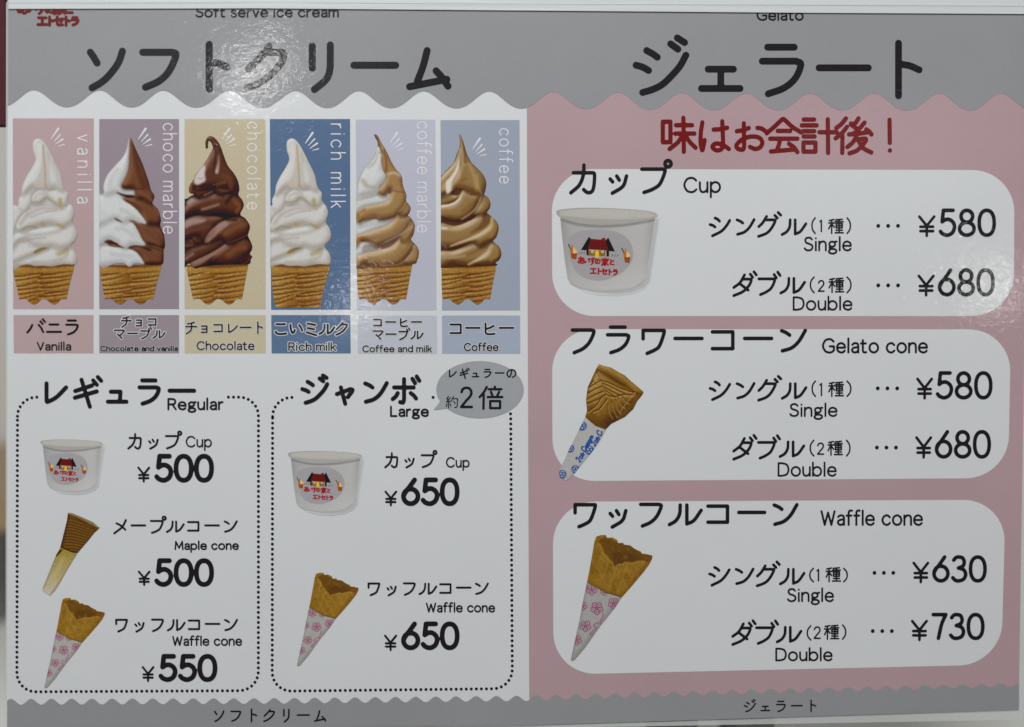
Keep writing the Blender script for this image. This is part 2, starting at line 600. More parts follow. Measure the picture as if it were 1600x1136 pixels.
# ------------------------------------------------------------------ printed pictures
class Picture:
    """a printed picture painted in colour on a fine grid; local units are those of its tracing"""

    def __init__(self, ox, oy, sx, sy, box, step, white, tone=1.0, high=1.0):
        self.o = (ox, oy, sx, sy)
        self.step = step
        self.x0, self.y0 = ox + box[0] / sx, oy + box[1] / sy
        nx = int((box[2] - box[0]) / sx / step) + 2
        ny = int((box[3] - box[1]) / sy / step) + 2
        gx = self.x0 + np.arange(nx) * step
        gy = self.y0 + np.arange(ny) * step
        PX, PY = np.meshgrid(gx, gy)
        self.X = (PX - ox) * sx
        self.Y = (PY - oy) * sy
        self.C = np.zeros(self.X.shape + (3,))
        self.C[:] = (200, 203, 205)
        self.white = white
        self.rng = np.random.default_rng(3)
        self.clip = np.ones(self.X.shape)
        self.tone = tone
        self.high = high

    def put(self, a, c):
        a = (a * self.clip)[..., None]
        self.C = self.C * (1 - a) + np.asarray(c, float) * a

    def fill(self, c):
        self.put(np.ones(self.X.shape), c)

    def stroke(self, pts, w, c, soft=0.7, op=1.0, smooth=True, w1=None):
        p = cr(pts) if smooth and len(pts) > 2 else np.asarray(pts, float)
        if len(p) == 1:
            p = np.vstack([p, p + 0.01])
        n = len(p) - 1
        w1 = w if w1 is None else w1
        rr = np.linspace(w, w1, n + 1) / 2
        b = rr.max() * (1 + soft) + 4
        m_ = (self.X > p[:, 0].min() - b) & (self.X < p[:, 0].max() + b) & (self.Y > p[:, 1].min() - b) & (self.Y < p[:, 1].max() + b)
        if not m_.any():
            return
        d_ = seg_dist(self.X[m_], self.Y[m_], p[:-1], p[1:], np.stack([rr[:-1], rr[1:]], 1))
        hw = max(w, w1) / 2
        a = np.clip((0.5 * soft * hw - d_) / max(soft * hw * 1.5, 1e-3), 0, 1)
        a = a * a * (3 - 2 * a) * op
        A = np.zeros(self.X.shape)
        A[m_] = a
        self.put(A, c)

    def poly(self, pts, c, soft=6, op=1.0, smooth=True):
        p = cr(pts, True, 5) if smooth else np.asarray(pts, float)
        a = np.clip(0.5 - poly_sdf(self.X, self.Y, p) / (2 * soft), 0, 1)
        self.put(a * a * (3 - 2 * a) * op, c)

    def ring(self, x, y, rx, ry, w, c, soft=0.6, op=1.0):
        self.stroke(ell(x, y, rx, ry, 16), w, c, soft, op, False)

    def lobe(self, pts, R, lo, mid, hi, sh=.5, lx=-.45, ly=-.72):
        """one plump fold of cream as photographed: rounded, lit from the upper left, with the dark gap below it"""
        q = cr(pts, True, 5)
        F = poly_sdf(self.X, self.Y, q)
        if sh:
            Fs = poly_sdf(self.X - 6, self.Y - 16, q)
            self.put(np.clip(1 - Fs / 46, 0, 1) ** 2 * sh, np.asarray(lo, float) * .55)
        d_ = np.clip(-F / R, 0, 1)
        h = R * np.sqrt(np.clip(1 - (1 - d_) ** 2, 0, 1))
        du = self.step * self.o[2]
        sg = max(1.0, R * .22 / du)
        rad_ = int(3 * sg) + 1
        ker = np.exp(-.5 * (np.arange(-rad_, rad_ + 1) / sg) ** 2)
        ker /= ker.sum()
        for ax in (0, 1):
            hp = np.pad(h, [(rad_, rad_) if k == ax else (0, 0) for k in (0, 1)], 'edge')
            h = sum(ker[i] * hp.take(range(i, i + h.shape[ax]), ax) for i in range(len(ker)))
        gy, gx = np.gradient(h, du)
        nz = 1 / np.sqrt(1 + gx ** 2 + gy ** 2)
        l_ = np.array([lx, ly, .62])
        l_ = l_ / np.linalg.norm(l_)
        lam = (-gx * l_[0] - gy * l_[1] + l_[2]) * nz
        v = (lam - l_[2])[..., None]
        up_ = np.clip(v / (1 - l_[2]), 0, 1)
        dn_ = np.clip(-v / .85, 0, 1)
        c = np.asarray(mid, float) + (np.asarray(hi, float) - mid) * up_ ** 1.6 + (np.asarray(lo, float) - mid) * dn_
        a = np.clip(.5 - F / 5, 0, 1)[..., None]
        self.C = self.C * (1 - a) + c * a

    def blur(self, n=2):
        for _ in range(n):
            for ax in (0, 1):
                p_ = np.concatenate([self.C.take([0], ax), self.C, self.C.take([-1], ax)], ax)
                k = self.C.shape[ax]
                self.C = (p_.take(range(0, k), ax) + 2 * p_.take(range(1, k + 1), ax) + p_.take(range(2, k + 2), ax)) / 4

    def grain(self, amp):
        n = self.rng.normal(0, 1, self.X.shape)
        n = (n + np.roll(n, 1, 0) + np.roll(n, 1, 1) + np.roll(n, (1, 1), (0, 1))) / 2
        self.C = np.clip(self.C * (1 + amp * n[..., None]), 2, 250)

    def make(self, name, F, parent, layer):
        sx = (self.o[2] + self.o[3]) / 2
        t = np.clip((self.C.mean(-1, keepdims=True) - 140) / 62, 0, 1)
        self.C = self.C * (self.tone + (self.high - self.tone) * t * t * (3 - 2 * t))
        return field_obj(name, F / sx, self.x0, self.y0, self.step, "picture_ink", parent, layer, ink(self.C, self.white))


K = 7.573     # tracing units per photo pixel for the six soft-serve pictures
TOPW = (191, 193, 195)


def wafer(parent, ox, tl, tr, bl, br, left, seed, flat_bottom=False, lx=0):
    """the ridged wafer cup under each swirl (tracing units, y from 340 px)"""
    p = Picture(ox, 340, K, K, (20, 520, 830, 1090), 0.8, TOPW, 0.87)
    if flat_bottom:
        out = [(tl, 560), (tl + 12, 700), (bl - 20, 860), (bl, 1000), (bl + 20, 1062), (br, 1062), (br + 20, 940), ((tr + br) / 2 + 15, 760), (tr, 600), (tr + 6, 555)]
        F = poly_sdf(p.X, p.Y, out)
    else:
        w = br - bl
        out = [(tl, 560), (tl + 8, 630), (tl + (bl - tl) * .45, 760), (bl - 8, 930), (bl, 965)]
        out += list(cr([(bl, 965), (bl + .14 * w, 962), (bl + .21 * w, 1000), (bl + .31 * w, 1029), (bl + .40 * w, 1004), (bl + .47 * w, 968),
                        (bl + .56 * w, 966), (bl + .64 * w, 1000), (bl + .73 * w, 1029), (bl + .82 * w, 1006), (bl + .88 * w, 968), (br, 965)]))
        out += [(br + 22, 850), (br + (tr - br) * .55, 730), (tr - 12, 620), (tr, 555)]
        F = poly_sdf(p.X, p.Y, out)
    F = np.maximum(F, left - p.X)
    rng = np.random.default_rng(seed)
    u = (p.X - tl) / (tr - tl)
    dark, mid, lit = np.array([104, 60, 22.]), np.array([152, 106, 46.]), np.array([184, 148, 84.])
    side = np.clip(1.15 * (1 - u * 2.2), 0, 1) * .65 + np.clip((u - .7) * 2.2, 0, .5) * .6
    base = mid[None, None] * (1 - side[..., None]) + lit * side[..., None]
    centre = np.exp(-((u - .48) / .2) ** 2)[..., None]
    base = base * (1 - .42 * centre) + np.array([124, 74, 26.]) * .42 * centre
    p.C = base
    y = 664
    while y < 1050:
        ln = rng.uniform(.34, .62)
        for side_ in (0, 1):
            a0 = tl - 10 if side_ == 0 else tl + (tr - tl) * rng.uniform(.40, .56)
            a1 = tl + (tr - tl) * (ln if side_ == 0 else 1.0)
            yy = y + rng.uniform(-10, 10) + (-20 if side_ else 0)
            rise = rng.uniform(18, 34)
            pts = [(a0, yy + rise), (a0 * .66 + a1 * .34, yy + rise * .6 + rng.uniform(-6, 6)), (a0 * .33 + a1 * .67, yy - rise * .1 + rng.uniform(-6, 6)), (a1, yy - rise)]
            p.stroke([(q[0], q[1] + 24) for q in pts], 30, (206, 168, 96), 1, .55, w1=18)
            p.stroke(pts, 24, (88, 46, 12), 1, .85, w1=12)
        y += rng.uniform(50, 60)
    for _ in range(260):
        x_, y_ = rng.uniform(tl, tr), rng.uniform(600, 1030)
        p.stroke([(x_, y_), (x_ + rng.uniform(-10, 10), y_ + rng.uniform(-6, 6))], rng.uniform(8, 20), (206, 166, 92) if rng.random() < .5 else (100, 56, 18), 1, .22, False)
    p.stroke([(tl, 615), ((tl + tr) / 2, 625), (tr, 605)], 60, (176, 132, 62), .9, .75)
    p.stroke([(tl, 566), ((tl + tr) / 2, 580), (tr, 560)], 30, (112, 62, 20), 1.0, .85)
    p.stroke([(tl, 660), ((tl + tr) / 2, 668), (tr, 640)], 10, (110, 64, 24), .8, .6)
    p.stroke([(bl, 985), ((bl + br) / 2, 1005), (br, 990)], 60, (140, 84, 26), 1.0, .4)
    p.stroke([(br + 30, 960), (tr, 640)], 26, (120, 78, 28), 1, .5)
    p.grain(.05)
    p.make("wafer_cone", F, parent, 5)


def swirl(ox, tone, box=(20, 60, 860, 1690)):
    return Picture(ox, 200, K, K, box, 0.8, TOPW, tone, 0.915)


def finish(p, outline, left, parent):
    F = poly_sdf(p.X, p.Y, cr(outline, True, 4))
    F = np.maximum(F, left - p.X)
    edge = np.clip(1 + F / 26, 0, 1)[..., None] ** 2
    p.C = p.C * (1 - .10 * edge)
    p.blur(2)
    p.grain(.010)
    return p.make("soft_serve", F, parent, 6)


VAN = ((158, 149, 139), (204, 203, 202), (214, 214, 213))
WHT = ((164, 164, 164), (205, 206, 207), (214, 215, 215))
CHO = ((50, 25, 16), (84, 49, 34), (136, 102, 90))
BRN = ((50, 26, 17), (104, 65, 44), (136, 96, 72))
COF = ((82, 50, 22), (142, 113, 70), (202, 181, 152))
COM = ((98, 66, 36), (154, 121, 78), (202, 176, 144))


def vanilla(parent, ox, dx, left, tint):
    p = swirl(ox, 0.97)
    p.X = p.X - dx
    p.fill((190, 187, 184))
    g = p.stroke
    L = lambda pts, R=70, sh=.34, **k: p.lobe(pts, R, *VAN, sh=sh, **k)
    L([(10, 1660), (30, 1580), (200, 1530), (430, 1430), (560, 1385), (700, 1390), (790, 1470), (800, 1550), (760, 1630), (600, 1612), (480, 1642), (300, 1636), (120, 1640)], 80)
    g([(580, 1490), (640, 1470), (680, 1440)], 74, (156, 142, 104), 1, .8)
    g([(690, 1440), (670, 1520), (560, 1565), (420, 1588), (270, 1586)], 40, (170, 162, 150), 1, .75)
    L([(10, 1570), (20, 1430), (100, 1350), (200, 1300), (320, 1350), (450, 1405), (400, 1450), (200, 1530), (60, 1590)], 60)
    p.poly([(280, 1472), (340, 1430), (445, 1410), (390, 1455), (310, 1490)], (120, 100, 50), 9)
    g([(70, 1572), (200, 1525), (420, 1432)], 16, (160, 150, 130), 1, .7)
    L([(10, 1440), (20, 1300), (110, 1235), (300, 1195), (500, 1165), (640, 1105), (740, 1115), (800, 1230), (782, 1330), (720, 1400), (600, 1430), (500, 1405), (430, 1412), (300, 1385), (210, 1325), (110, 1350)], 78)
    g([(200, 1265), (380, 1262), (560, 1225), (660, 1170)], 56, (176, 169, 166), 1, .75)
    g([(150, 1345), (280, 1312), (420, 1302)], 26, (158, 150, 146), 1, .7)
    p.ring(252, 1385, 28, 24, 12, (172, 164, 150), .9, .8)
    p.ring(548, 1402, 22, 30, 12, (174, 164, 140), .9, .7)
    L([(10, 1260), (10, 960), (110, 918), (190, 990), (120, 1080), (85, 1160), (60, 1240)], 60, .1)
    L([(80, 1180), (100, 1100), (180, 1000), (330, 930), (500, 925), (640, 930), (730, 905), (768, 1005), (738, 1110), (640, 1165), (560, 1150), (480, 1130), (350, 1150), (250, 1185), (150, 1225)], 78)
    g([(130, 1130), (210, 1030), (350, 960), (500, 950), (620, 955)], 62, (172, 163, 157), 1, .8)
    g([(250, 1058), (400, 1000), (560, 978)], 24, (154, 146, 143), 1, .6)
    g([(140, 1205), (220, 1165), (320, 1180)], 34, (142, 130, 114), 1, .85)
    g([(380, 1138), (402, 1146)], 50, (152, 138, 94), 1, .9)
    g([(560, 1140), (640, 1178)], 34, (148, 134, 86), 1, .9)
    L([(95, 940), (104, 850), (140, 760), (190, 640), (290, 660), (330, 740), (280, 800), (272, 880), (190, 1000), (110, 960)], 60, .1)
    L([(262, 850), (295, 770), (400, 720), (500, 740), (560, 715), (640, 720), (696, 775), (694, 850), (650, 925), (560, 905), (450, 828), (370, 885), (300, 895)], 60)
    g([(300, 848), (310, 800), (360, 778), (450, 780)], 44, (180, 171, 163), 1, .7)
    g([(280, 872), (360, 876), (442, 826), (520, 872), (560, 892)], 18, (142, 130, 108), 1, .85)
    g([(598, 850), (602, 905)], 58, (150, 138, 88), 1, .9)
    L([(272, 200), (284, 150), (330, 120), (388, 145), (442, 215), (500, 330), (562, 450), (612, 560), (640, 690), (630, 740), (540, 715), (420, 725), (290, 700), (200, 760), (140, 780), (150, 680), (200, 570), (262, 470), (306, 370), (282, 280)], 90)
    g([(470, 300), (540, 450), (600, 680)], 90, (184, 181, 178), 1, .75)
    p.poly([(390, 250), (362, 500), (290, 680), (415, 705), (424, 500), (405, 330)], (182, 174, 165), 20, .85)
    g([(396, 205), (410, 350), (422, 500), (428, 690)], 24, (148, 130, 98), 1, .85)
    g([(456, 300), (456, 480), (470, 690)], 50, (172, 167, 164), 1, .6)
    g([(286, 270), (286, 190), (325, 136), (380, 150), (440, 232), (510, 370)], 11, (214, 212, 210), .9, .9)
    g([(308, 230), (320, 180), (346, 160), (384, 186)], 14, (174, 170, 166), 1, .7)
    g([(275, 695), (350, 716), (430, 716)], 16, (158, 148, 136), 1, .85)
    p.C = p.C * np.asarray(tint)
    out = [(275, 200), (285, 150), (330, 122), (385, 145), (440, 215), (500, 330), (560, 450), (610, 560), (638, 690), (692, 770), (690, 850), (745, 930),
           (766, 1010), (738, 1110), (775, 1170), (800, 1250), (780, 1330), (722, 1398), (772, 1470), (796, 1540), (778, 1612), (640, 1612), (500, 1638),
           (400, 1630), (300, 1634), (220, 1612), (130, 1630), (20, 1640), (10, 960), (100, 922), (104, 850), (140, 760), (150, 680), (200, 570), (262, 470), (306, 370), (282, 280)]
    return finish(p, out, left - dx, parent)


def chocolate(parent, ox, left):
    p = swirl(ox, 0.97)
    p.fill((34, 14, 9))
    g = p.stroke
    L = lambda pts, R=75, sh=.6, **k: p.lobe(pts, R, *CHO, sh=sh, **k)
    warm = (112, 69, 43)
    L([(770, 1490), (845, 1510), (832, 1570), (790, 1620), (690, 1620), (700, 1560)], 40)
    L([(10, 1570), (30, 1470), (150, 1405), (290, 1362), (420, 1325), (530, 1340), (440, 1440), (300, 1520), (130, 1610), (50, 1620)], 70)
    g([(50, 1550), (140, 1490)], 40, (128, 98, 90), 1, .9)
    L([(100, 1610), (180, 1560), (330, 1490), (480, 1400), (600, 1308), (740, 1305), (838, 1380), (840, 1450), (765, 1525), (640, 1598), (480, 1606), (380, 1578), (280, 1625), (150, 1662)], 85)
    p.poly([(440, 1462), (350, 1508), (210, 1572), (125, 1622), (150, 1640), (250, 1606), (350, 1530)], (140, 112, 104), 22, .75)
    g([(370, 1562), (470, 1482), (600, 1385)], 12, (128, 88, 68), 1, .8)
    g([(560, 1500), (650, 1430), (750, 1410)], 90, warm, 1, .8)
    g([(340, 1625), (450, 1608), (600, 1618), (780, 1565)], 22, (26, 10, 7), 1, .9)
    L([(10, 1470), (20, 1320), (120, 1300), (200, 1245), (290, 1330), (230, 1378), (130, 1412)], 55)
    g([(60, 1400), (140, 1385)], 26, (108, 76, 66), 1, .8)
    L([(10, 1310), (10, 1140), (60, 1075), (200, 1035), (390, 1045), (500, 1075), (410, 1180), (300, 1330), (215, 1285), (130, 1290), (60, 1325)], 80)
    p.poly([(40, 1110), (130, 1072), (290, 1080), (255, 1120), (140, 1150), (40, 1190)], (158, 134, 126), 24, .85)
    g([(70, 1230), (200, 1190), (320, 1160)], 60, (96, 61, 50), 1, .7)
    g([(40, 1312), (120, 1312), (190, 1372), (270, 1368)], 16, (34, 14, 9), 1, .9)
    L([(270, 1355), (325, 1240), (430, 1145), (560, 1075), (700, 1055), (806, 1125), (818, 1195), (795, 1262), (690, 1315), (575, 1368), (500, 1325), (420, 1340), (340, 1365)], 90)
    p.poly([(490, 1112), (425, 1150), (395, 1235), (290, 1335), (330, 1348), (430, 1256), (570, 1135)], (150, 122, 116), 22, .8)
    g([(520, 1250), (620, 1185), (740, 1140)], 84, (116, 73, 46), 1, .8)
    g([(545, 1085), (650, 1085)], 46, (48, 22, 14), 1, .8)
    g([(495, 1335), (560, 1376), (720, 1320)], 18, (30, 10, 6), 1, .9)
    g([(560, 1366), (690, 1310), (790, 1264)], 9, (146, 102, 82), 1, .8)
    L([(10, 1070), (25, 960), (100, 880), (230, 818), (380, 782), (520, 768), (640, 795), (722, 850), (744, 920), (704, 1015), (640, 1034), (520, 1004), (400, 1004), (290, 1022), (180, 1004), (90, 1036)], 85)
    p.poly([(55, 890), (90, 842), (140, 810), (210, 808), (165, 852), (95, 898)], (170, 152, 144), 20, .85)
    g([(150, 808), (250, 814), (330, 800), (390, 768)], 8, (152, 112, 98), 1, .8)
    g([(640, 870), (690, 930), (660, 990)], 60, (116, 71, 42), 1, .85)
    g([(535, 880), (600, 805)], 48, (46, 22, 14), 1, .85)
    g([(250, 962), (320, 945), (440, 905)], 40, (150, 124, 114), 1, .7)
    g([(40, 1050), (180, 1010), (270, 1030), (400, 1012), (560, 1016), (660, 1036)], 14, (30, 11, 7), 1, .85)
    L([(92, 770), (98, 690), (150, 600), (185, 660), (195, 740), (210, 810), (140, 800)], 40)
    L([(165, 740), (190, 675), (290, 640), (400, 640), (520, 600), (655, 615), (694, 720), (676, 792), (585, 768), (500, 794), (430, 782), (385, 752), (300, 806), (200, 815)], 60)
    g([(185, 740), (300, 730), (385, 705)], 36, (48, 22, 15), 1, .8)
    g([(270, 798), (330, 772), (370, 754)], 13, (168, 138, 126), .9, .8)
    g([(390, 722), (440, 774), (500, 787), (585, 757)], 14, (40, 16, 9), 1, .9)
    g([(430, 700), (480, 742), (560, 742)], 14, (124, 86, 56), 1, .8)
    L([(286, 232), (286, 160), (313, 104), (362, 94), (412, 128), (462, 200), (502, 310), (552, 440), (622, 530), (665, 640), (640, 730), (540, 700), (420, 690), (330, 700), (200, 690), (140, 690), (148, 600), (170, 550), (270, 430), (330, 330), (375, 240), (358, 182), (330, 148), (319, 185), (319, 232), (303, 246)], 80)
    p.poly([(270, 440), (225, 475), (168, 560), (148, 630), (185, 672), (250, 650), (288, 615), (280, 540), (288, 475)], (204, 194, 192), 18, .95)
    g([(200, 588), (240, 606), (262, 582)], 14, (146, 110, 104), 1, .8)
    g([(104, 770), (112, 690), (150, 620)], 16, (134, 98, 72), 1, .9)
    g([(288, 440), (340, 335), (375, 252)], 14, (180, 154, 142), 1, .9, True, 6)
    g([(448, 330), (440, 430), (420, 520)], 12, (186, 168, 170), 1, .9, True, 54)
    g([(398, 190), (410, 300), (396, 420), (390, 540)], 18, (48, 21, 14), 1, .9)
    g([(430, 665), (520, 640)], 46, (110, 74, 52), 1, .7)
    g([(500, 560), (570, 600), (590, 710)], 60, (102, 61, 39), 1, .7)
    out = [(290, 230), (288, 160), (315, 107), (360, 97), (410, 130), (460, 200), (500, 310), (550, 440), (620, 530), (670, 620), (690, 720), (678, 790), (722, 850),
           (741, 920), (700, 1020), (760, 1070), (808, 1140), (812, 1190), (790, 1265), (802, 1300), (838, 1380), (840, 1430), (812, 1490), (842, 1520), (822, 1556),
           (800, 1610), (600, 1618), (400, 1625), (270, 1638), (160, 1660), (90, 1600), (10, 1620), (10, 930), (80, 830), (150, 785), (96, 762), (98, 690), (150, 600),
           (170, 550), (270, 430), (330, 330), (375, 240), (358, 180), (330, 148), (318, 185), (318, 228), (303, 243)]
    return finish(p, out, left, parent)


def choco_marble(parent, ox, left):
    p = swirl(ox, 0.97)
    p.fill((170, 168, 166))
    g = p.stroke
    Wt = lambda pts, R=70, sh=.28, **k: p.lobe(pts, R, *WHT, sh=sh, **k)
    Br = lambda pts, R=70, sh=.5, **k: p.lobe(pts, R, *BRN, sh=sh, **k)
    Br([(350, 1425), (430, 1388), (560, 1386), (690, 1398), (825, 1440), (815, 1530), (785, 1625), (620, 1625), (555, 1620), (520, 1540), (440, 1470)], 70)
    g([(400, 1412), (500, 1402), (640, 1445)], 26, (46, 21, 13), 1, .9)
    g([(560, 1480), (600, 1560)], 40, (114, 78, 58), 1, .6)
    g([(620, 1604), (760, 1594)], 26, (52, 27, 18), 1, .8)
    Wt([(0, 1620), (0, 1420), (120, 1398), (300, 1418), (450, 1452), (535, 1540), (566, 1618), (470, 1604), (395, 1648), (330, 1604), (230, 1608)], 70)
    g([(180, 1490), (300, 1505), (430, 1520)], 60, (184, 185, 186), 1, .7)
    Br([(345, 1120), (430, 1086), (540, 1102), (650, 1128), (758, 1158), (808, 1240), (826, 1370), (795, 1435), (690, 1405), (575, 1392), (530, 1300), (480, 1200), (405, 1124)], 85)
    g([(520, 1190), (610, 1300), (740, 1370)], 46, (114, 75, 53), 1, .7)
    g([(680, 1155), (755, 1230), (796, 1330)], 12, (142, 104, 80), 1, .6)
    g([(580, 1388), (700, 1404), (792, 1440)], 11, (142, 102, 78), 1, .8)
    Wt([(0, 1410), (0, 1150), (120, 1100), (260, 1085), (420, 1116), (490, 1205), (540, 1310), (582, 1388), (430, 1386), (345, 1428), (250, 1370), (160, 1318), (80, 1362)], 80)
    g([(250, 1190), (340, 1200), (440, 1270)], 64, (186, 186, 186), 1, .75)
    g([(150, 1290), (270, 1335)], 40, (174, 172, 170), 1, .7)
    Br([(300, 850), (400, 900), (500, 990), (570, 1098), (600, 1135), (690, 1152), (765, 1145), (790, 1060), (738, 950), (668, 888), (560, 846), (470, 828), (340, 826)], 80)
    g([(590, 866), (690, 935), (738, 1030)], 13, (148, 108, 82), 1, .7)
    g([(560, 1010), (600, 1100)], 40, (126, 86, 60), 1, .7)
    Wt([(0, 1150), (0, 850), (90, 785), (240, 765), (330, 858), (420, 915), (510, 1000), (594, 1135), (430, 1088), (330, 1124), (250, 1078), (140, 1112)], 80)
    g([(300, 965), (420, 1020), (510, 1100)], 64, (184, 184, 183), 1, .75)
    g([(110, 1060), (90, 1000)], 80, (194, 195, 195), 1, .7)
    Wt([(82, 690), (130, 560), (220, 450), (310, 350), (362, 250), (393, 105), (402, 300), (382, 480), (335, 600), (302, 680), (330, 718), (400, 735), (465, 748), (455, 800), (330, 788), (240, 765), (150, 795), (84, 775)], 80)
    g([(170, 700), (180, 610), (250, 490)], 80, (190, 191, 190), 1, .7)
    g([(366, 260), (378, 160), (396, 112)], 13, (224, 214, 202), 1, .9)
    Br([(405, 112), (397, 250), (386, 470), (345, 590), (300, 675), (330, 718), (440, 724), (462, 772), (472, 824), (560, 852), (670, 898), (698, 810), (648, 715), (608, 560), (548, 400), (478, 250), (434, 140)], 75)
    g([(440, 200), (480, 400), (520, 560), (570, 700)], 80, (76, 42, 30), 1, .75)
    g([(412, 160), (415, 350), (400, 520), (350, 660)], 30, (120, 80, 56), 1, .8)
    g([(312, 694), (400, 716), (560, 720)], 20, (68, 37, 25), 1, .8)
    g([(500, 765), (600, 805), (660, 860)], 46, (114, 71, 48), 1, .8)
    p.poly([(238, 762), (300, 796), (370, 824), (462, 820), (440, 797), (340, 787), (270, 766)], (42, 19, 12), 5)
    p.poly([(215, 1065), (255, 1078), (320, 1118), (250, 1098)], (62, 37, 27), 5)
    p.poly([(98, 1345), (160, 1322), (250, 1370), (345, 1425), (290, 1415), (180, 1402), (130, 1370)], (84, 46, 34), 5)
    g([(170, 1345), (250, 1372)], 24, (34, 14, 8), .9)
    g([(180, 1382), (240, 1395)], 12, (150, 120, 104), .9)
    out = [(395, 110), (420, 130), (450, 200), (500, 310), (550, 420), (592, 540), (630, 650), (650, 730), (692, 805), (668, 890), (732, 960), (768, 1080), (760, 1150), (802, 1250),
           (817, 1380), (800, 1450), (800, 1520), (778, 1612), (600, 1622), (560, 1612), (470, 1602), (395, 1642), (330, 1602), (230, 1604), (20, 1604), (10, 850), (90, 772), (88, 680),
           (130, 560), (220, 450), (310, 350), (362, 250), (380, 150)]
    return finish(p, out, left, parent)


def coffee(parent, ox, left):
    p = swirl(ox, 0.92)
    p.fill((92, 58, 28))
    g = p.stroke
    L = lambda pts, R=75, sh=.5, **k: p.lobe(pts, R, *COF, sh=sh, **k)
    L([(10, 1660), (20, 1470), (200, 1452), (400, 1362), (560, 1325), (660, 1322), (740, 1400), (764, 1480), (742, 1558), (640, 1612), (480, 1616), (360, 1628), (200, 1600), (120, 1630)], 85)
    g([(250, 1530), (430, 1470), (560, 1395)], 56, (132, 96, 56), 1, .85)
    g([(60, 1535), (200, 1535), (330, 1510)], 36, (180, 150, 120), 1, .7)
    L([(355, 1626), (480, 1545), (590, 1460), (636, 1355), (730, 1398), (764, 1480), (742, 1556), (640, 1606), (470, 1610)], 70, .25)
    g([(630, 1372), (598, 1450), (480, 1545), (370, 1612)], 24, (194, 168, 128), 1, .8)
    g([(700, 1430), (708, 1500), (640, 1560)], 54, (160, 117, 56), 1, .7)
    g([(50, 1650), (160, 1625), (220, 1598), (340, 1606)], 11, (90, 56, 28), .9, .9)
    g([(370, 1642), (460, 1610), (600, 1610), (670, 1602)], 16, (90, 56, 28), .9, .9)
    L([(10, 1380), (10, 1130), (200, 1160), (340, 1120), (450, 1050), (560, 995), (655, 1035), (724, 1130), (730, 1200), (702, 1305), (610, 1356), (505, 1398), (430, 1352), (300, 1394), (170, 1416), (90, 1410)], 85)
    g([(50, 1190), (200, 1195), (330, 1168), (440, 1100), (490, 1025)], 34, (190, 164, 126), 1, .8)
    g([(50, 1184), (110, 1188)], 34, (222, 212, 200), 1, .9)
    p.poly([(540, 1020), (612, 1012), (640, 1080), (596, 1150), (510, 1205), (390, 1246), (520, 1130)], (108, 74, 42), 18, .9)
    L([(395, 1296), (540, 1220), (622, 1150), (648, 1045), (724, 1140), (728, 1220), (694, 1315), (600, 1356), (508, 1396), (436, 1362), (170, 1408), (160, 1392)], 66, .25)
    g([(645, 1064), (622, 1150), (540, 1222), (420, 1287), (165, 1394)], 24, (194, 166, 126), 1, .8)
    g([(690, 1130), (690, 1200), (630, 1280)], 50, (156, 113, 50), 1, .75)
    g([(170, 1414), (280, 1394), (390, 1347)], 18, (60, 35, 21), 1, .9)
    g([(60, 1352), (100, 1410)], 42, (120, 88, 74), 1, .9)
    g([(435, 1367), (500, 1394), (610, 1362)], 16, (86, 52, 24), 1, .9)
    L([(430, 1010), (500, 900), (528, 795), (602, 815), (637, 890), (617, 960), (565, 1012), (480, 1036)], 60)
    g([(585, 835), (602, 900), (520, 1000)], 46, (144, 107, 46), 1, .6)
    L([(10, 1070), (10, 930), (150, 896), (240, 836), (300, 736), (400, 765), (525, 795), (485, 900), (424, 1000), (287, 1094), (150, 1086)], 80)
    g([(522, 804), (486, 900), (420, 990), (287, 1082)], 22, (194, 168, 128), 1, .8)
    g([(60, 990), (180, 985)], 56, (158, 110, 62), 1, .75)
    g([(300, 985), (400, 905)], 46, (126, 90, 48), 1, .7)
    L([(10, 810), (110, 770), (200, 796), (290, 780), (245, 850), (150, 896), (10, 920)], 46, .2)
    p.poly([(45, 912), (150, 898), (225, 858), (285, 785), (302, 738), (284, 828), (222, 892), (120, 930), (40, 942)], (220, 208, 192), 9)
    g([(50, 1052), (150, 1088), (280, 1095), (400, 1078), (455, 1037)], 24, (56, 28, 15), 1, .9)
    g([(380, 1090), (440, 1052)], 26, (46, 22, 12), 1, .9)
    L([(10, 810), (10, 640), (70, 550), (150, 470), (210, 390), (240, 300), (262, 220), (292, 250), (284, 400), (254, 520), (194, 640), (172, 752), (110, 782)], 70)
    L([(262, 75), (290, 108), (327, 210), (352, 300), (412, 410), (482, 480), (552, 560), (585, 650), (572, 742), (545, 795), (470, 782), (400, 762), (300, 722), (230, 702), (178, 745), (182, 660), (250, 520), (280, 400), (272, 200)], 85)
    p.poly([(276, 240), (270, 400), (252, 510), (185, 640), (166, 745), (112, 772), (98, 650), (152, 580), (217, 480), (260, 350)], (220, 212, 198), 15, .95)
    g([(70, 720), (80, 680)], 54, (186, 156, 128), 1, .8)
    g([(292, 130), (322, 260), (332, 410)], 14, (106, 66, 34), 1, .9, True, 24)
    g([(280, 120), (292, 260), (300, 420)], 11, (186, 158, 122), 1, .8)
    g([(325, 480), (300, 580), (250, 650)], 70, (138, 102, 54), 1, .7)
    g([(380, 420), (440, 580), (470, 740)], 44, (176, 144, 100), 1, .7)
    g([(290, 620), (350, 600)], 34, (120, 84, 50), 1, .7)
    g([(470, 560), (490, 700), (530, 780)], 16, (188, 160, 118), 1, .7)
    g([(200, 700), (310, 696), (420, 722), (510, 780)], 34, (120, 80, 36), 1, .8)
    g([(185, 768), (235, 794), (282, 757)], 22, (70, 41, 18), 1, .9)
    g([(400, 788), (490, 780)], 34, (96, 59, 26), 1, .85)
